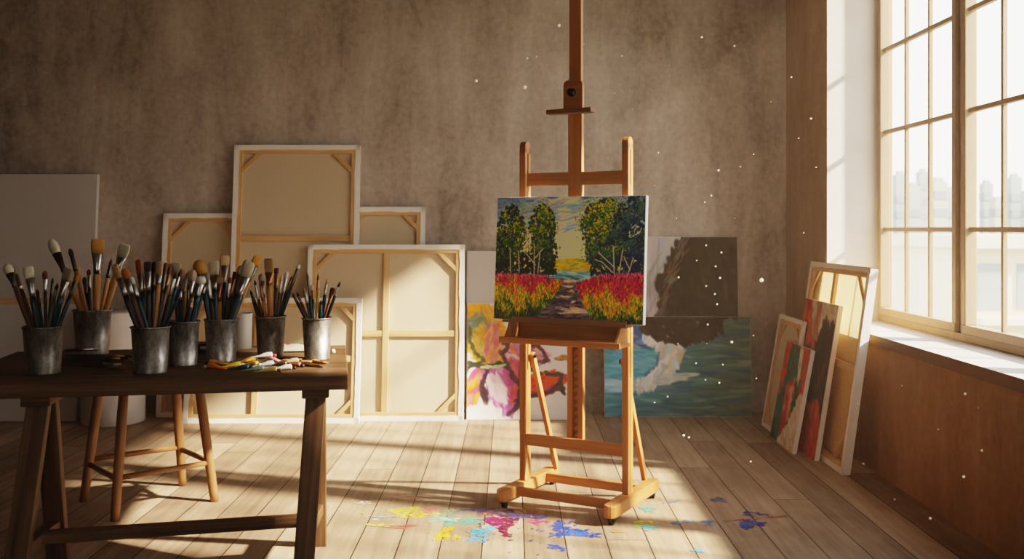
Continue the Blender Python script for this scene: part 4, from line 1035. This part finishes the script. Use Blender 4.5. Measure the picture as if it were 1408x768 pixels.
blob(566, 706, 60, 11, (228, 206, 90), 1); blob(578, 704, 34, 9, YEL, 2); blob(560, 701, 40, 8, (232, 206, 76), 3)
blob(594, 701, 28, 9, (190, 112, 110), 4); blob(618, 704, 36, 9, OLV, 5); blob(636, 702, 30, 6, (116, 128, 150), 6)
blob(628, 716, 62, 10, TEAL, 7); blob(608, 714, 40, 6, (130, 196, 176), 8); blob(650, 718, 26, 5, TEAL, 9)
blob(660, 701, 40, 7, PUR, 10); blob(690, 706, 44, 9, PUR, 11); blob(704, 710, 26, 8, (92, 84, 160), 12); blob(672, 706, 30, 5, (160, 84, 90), 13)
blob(690, 719, 38, 20, MAG, 14); blob(682, 715, 28, 12, (140, 34, 90), 15); blob(704, 716, 20, 8, MAG, 16)
blob(665, 731, 30, 14, CYA, 17); blob(655, 740, 22, 14, CYA, 18); blob(672, 726, 20, 8, (104, 188, 214), 19)
blob(610, 734, 18, 14, YEL, 20); blob(618, 727, 14, 8, ORA, 21); blob(602, 740, 10, 8, YEL, 22); blob(627, 739, 12, 6, YEL, 23)
blob(698, 736, 14, 5, MAG, 24); blob(715, 702, 16, 6, (210, 170, 70), 25)
blob(742, 718, 24, 6, (196, 60, 100), 26); blob(730, 717, 14, 4, (206, 84, 110), 27)
blob(770, 722, 34, 12, BLU, 28); blob(782, 730, 44, 11, BLU, 29); blob(800, 734, 44, 6, (60, 100, 200), 30); blob(764, 735, 20, 6, BLU, 31); blob(815, 737, 20, 4, BLU, 32)
blob(764, 752, 26, 6, BLU, 33, rot=-.5); blob(772, 756, 12, 4, BLU, 34); blob(720, 708, 40, 5, (96, 90, 150), 35); blob(740, 711, 26, 4, (76, 96, 170), 36)
blob(548, 682, 40, 2.4, (190, 120, 116), 37, rot=-.1); blob(580, 684, 44, 2.4, (170, 104, 104), 38, rot=-.1); blob(552, 724, 40, 5, (206, 110, 104), 39, rot=.25); blob(500, 691, 22, 4, (240, 232, 222), 40)
blob(524, 722, 36, 4, (226, 204, 110), 41); blob(516, 714, 8, 2, (236, 226, 206), 42); blob(530, 711, 40, 2, (130, 160, 190), 43)
blob(892, 700, 22, 8, TEAL, 44); blob(884, 722, 26, 9, (150, 186, 100), 45); blob(892, 725, 24, 8, (96, 176, 170), 46); blob(888, 718, 28, 5, (222, 212, 60), 47); blob(850, 730, 16, 5, (206, 150, 90), 48)
blob(1036, 707, 30, 7, (44, 70, 130), 49); blob(1034, 720, 34, 10, (40, 76, 150), 50); blob(1026, 724, 18, 7, (50, 90, 160), 51); blob(1062, 711, 52, 2.5, (140, 64, 70), 52, rot=.3); blob(1020, 715, 50, 2, (150, 70, 60), 53, rot=.2)
blob(988, 687, 22, 6, (76, 110, 130), 54); blob(930, 719, 14, 4, (84, 150, 170), 55); blob(948, 717, 20, 4, (90, 150, 176), 56); blob(972, 717, 22, 4, (70, 120, 160), 57); blob(976, 722, 12, 3, (80, 140, 170), 58); blob(960, 757, 18, 5, (96, 160, 190), 59); blob(924, 690, 30, 2.5, (100, 130, 150), 60, rot=.6)
spray(640, 712, 150, 26, TEAL, 26, 1); spray(590, 706, 110, 18, YEL, 26, 2); spray(694, 722, 60, 30, MAG, 22, 3); spray(772, 730, 90, 26, BLU, 34, 4); spray(700, 706, 110, 14, PUR, 26, 5)
spray(655, 736, 40, 22, CYA, 12, 6); spray(615, 735, 36, 18, ORA, 12, 7); spray(890, 716, 70, 30, (130, 170, 110), 16, 8, (1.2, 3)); spray(1000, 716, 130, 26, (80, 120, 160), 30, 9, (1.2, 4)); spray(740, 708, 70, 12, ORA, 14, 10, (1.2, 3)); spray(700, 750, 300, 20, (90, 110, 150), 22, 11, (1, 2.5)); spray(520, 700, 90, 36, (232, 222, 206), 14, 12, (1, 3))
sp = SP.build('paint_splatters', M['splat'])
ca = sp.data.color_attributes.new('paint', 'FLOAT_COLOR', 'POINT'); ca.data.foreach_set('color', np.array(SPC, np.float32).ravel())
tag(sp, 'dried multicoloured paint drips and spots spattered on the floorboards around the easel', 'paint', kind='stuff')

# ------------------------------------------------------------------ dust in the light
MOTES = [(655, 111, 3.6), (722, 120, 4.2), (769, 35, 3.6), (803, 61, 1.6), (965, 51, 3.0), (855, 77, 2.2), (1047, 385, 5), (1010, 63, 2.4), (1088, 106, 2), (1115, 163, 2.4), (1036, 212, 1.6), (988, 234, 2.6), (1018, 229, 2), (978, 269, 2), (969, 278, 1.8),
         (971, 337, 1.8), (992, 347, 2.2), (958, 358, 1.8), (984, 366, 2.2), (990, 382, 2.4), (933, 381, 2.4), (983, 404, 2), (986, 418, 2.2), (973, 446, 2.4), (971, 393, 1.8), (1006, 470, 3), (1036, 461, 2), (957, 499, 2), (994, 501, 1.8), (970, 522, 2), (989, 526, 2.2), (918, 545, 2.4), (940, 598, 3), (947, 601, 2.4),
         (900, 553, 1.6), (932, 472, 2), (972, 472, 1.6), (1122, 230, 1.6), (1105, 320, 1.6), (1098, 190, 1.4), (1040, 520, 1.6), (1327, 541, 2.6), (1325, 655, 3.2), (1350, 619, 2.4), (1279, 712, 2.8), (1230, 686, 1.6), (1187, 637, 2.2), (1181, 555, 2), (1032, 634, 2.2), (725, 80, 2), (738, 78, 1.6), (845, 128, 1.6), (905, 210, 1.6), (900, 255, 1.6), (930, 300, 1.5), (1060, 140, 1.5), (870, 150, 1.3), (920, 90, 1.4), (1010, 300, 1.4), (1290, 590, 1.6), (1240, 530, 1.6), (1345, 560, 1.5)]
dm = MB()
ico = bmesh.new(); bmesh.ops.create_icosphere(ico, subdivisions=1, radius=1); iv = [v.co.copy() for v in ico.verts]; fi = [[v.index for v in f_.verts] for f_ in ico.faces]; ico.free()
R = random.Random(3)
for px, py, r_ in MOTES:
    d = R.uniform(3.4, 4.4) if px < 1140 else R.uniform(2.2, 3.2)
    c = Vector((X_at(px, d), d, Z_at(py, d))); rad = r_ * .6 * d / FPX; i = len(dm.v); dm.smooth = True
    for v in iv: dm.v.append(c + v * rad)
    for q in fi: dm.face([i + k for k in q], [(0, 0)] * 3)
t = NT('dust_sunlit_glow'); t.set(Roughness=.9); t.bsdf.inputs['Base Color'].default_value = (.95, .88, .76, 1)
t.bsdf.inputs['Emission Color'].default_value = (1, .86, .66, 1); t.bsdf.inputs['Emission Strength'].default_value = .35  # faint glow put into the motes in place of sunlight on them
tr = t.new('ShaderNodeBsdfTransparent'); mx = t.new('ShaderNodeMixShader'); mx.inputs[0].default_value = .62
t.link(tr.outputs[0], mx.inputs[1]); t.link(t.bsdf.outputs[0], mx.inputs[2]); t.link(mx.outputs[0], t.out.inputs[0])
o = dm.build('dust_motes', t.m); tag(o, 'tiny pale dust motes drifting in the air near the window', 'dust', kind='stuff')

# haze in the room air
hz = bx(XL - .1, XO - .004, YF - .1, YB + .1, -.1, ZC + .1)
t = NT('sunlit_haze'); t.n.remove(t.bsdf); vs = t.new('ShaderNodeVolumeScatter'); vs.inputs['Color'].default_value = (1, .86, .68, 1); vs.inputs['Density'].default_value = .012; vs.inputs['Anisotropy'].default_value = .3
t.link(vs.outputs[0], t.out.inputs['Volume'])
o = hz.build('haze', t.m); tag(o, 'faint warm haze filling the air of the studio', 'haze', kind='stuff')

# ------------------------------------------------------------------ outside the window
def pale(name, col, e=0): return plain(name, rgb(*col), .9, var=.04, scale=.05, spec=.1)  # outdoor haze is put into these pale colours
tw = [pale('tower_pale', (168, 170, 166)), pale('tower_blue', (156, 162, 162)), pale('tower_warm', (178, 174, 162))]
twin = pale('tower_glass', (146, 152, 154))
struct(bx(4, 900, -200, 1200, -22.5, -22), 'ground', pale('ground_outside', (140, 140, 120)))
def tower(px, ptop, wpx, Y, m_, label, crown=True):
    X0 = X_at(px, Y); w = wpx * Y / FPX; zt = Z_at(ptop, Y); t = thing('tower_block', label, 'building', (X0, Y, -22), 0, 'towers on the skyline')
    bx(-w / 2, w / 2, -w / 2, w / 2, 0, zt + 22).build('tower_body', m_, t)
    wn_ = MB(); n = max(2, int((zt + 22) / 4.2))
    for k in range(n):
        z = 2 + k * 4.0
        if z + 2 < zt + 21: wn_.box(-w / 2 * .94, w / 2 * .94, -w / 2 - .12, -w / 2, z, z + 1.9); wn_.box(-w / 2 - .12, -w / 2, -w / 2 * .94, w / 2 * .94, z, z + 1.9)
    wn_.build('window_bands', twin, t)
    if crown: bx(-w * .28, w * .28, -w * .28, w * .28, zt + 22, zt + 22 + w * .35).build('rooftop_plant', m_, t)
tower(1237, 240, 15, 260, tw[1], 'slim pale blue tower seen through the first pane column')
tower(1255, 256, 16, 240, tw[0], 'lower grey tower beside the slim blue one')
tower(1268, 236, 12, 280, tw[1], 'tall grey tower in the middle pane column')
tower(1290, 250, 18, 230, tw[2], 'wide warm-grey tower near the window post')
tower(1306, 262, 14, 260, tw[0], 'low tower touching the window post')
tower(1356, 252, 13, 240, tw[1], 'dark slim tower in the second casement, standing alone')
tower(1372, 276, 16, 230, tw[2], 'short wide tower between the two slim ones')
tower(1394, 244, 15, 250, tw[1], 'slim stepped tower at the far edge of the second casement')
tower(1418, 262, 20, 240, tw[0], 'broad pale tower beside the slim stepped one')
def block(px0, px1, ptop, Y, label, m_, floors, flen):
    X0, X1 = X_at(px0, Y), X_at(px1, Y); zt = Z_at(ptop, Y); t = thing('apartment_block', label, 'building', ((X0 + X1) / 2, Y, -22), 0); w = X1 - X0
    bx(-w / 2, w / 2, 0, 9, 0, zt + 22).build('facade', m_, t); bx(-w / 2 - .3, w / 2 + .3, -.5, 9.2, zt + 22, zt + 22.5).build('roof', m_, t)
    for k in range(floors):
        z = zt + 22 - 2.6 - k * 2.9
        bx(-w / 2, w / 2, -1.0, 0, z - .25, z).build('balcony', m_, t)
        nw = max(3, int(w / 2.2)); wn_ = MB()
        for j in range(nw):
            x = -w / 2 + (j + .5) * w / nw; wn_.box(x - .55, x + .55, -.06, 0, z + .3, z + 2.0)
        wn_.build('windows_row', twin, t)
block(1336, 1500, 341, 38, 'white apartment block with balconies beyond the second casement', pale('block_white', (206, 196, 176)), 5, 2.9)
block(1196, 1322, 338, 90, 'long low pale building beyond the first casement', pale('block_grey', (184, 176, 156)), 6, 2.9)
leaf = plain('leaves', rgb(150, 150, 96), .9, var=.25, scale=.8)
for k, (px, py, Y, r_) in enumerate(((1238, 396, 66, 3.4), (1262, 410, 74, 3.6), (1290, 402, 82, 4.0), (1219, 414, 58, 2.6))):
    c = Vector((X_at(px, Y), Y, Z_at(py, Y))); t = thing('tree', ('pale green tree before the long low building, below the slim blue tower', 'roundest pale green tree, before the long low building', 'pale green tree nearest the window post', 'lowest pale green tree beside the canvas on the sill')[k], 'tree', (c.x, c.y, -22), 0, 'trees below the window')
    b_ = MB(); rr = random.Random(k)
    bm = bmesh.new(); bmesh.ops.create_icosphere(bm, subdivisions=4, radius=1)
    for v in bm.verts:
        n_ = v.co.normalized(); q = .16 * math.sin(7 * n_.x + k) * math.sin(6 * n_.y + 2) + .12 * math.sin(13 * n_.z + 3 * k) * math.sin(11 * n_.x) + rr.uniform(-.05, .05)
        v.co = n_ * (1 + q); v.co.z *= .85
    i = 0; b_.smooth = True
    for v in bm.verts: b_.v.append(v.co * r_ + Vector((0, 0, c.z + 22)))
    for f_ in bm.faces: b_.face([v.index for v in f_.verts], [(0, 0)] * 3)
    bm.free(); b_.build('crown', leaf, t)
    MB().tube((0, 0, 0), (0, 0, c.z + 22), .35, .2).build('trunk', M['table'], t)

# ------------------------------------------------------------------ light
W = bpy.data.worlds.new('pale_sky'); bpy.context.scene.world = W; W.use_nodes = True; n = W.node_tree.nodes; bg = n['Background']
tc = n.new('ShaderNodeTexCoord'); sp_ = n.new('ShaderNodeSeparateXYZ'); rp = n.new('ShaderNodeValToRGB'); L_ = W.node_tree.links
L_.new(tc.outputs['Generated'], sp_.inputs[0]); L_.new(sp_.outputs[2], rp.inputs[0]); L_.new(rp.outputs[0], bg.inputs[0])
e = rp.color_ramp.elements; e[0].position = 0; e[0].color = (1, .94, .83, 1); e[1].position = .6; e[1].color = (.92, .94, 1, 1)
bg.inputs[1].default_value = 4.2
sd = bpy.data.lights.new('sun', 'SUN'); sd.energy = 22; sd.angle = math.radians(2.6); sd.color = (1, .82, .64)
so = bpy.data.objects.new('sun', sd); C.objects.link(so); so.location = (12, -3, 9)
so.rotation_euler = Vector((-1, .32, -.68)).to_track_quat('-Z', 'Y').to_euler()

# ------------------------------------------------------------------ camera
cd = bpy.data.cameras.new('camera'); cd.sensor_width = 36; cd.lens = 35; cd.shift_y = (HY - 384) / 1408; cd.clip_end = 2000; cd.clip_start = .05
cd.dof.use_dof = True; cd.dof.focus_distance = 4.7; cd.dof.aperture_fstop = 3.2
co = bpy.data.objects.new('camera', cd); C.objects.link(co); co.location = (0, 0, EYE); co.rotation_euler = (math.pi / 2, 0, 0)
sc = bpy.context.scene; sc.camera = co
sc.view_settings.view_transform = 'Filmic'; sc.view_settings.look = 'High Contrast'; sc.view_settings.exposure = -.02
sc.cycles.use_denoising = True; sc.cycles.max_bounces = 12; sc.cycles.diffuse_bounces = 6; sc.cycles.volume_bounces = 1; sc.cycles.transparent_max_bounces = 16
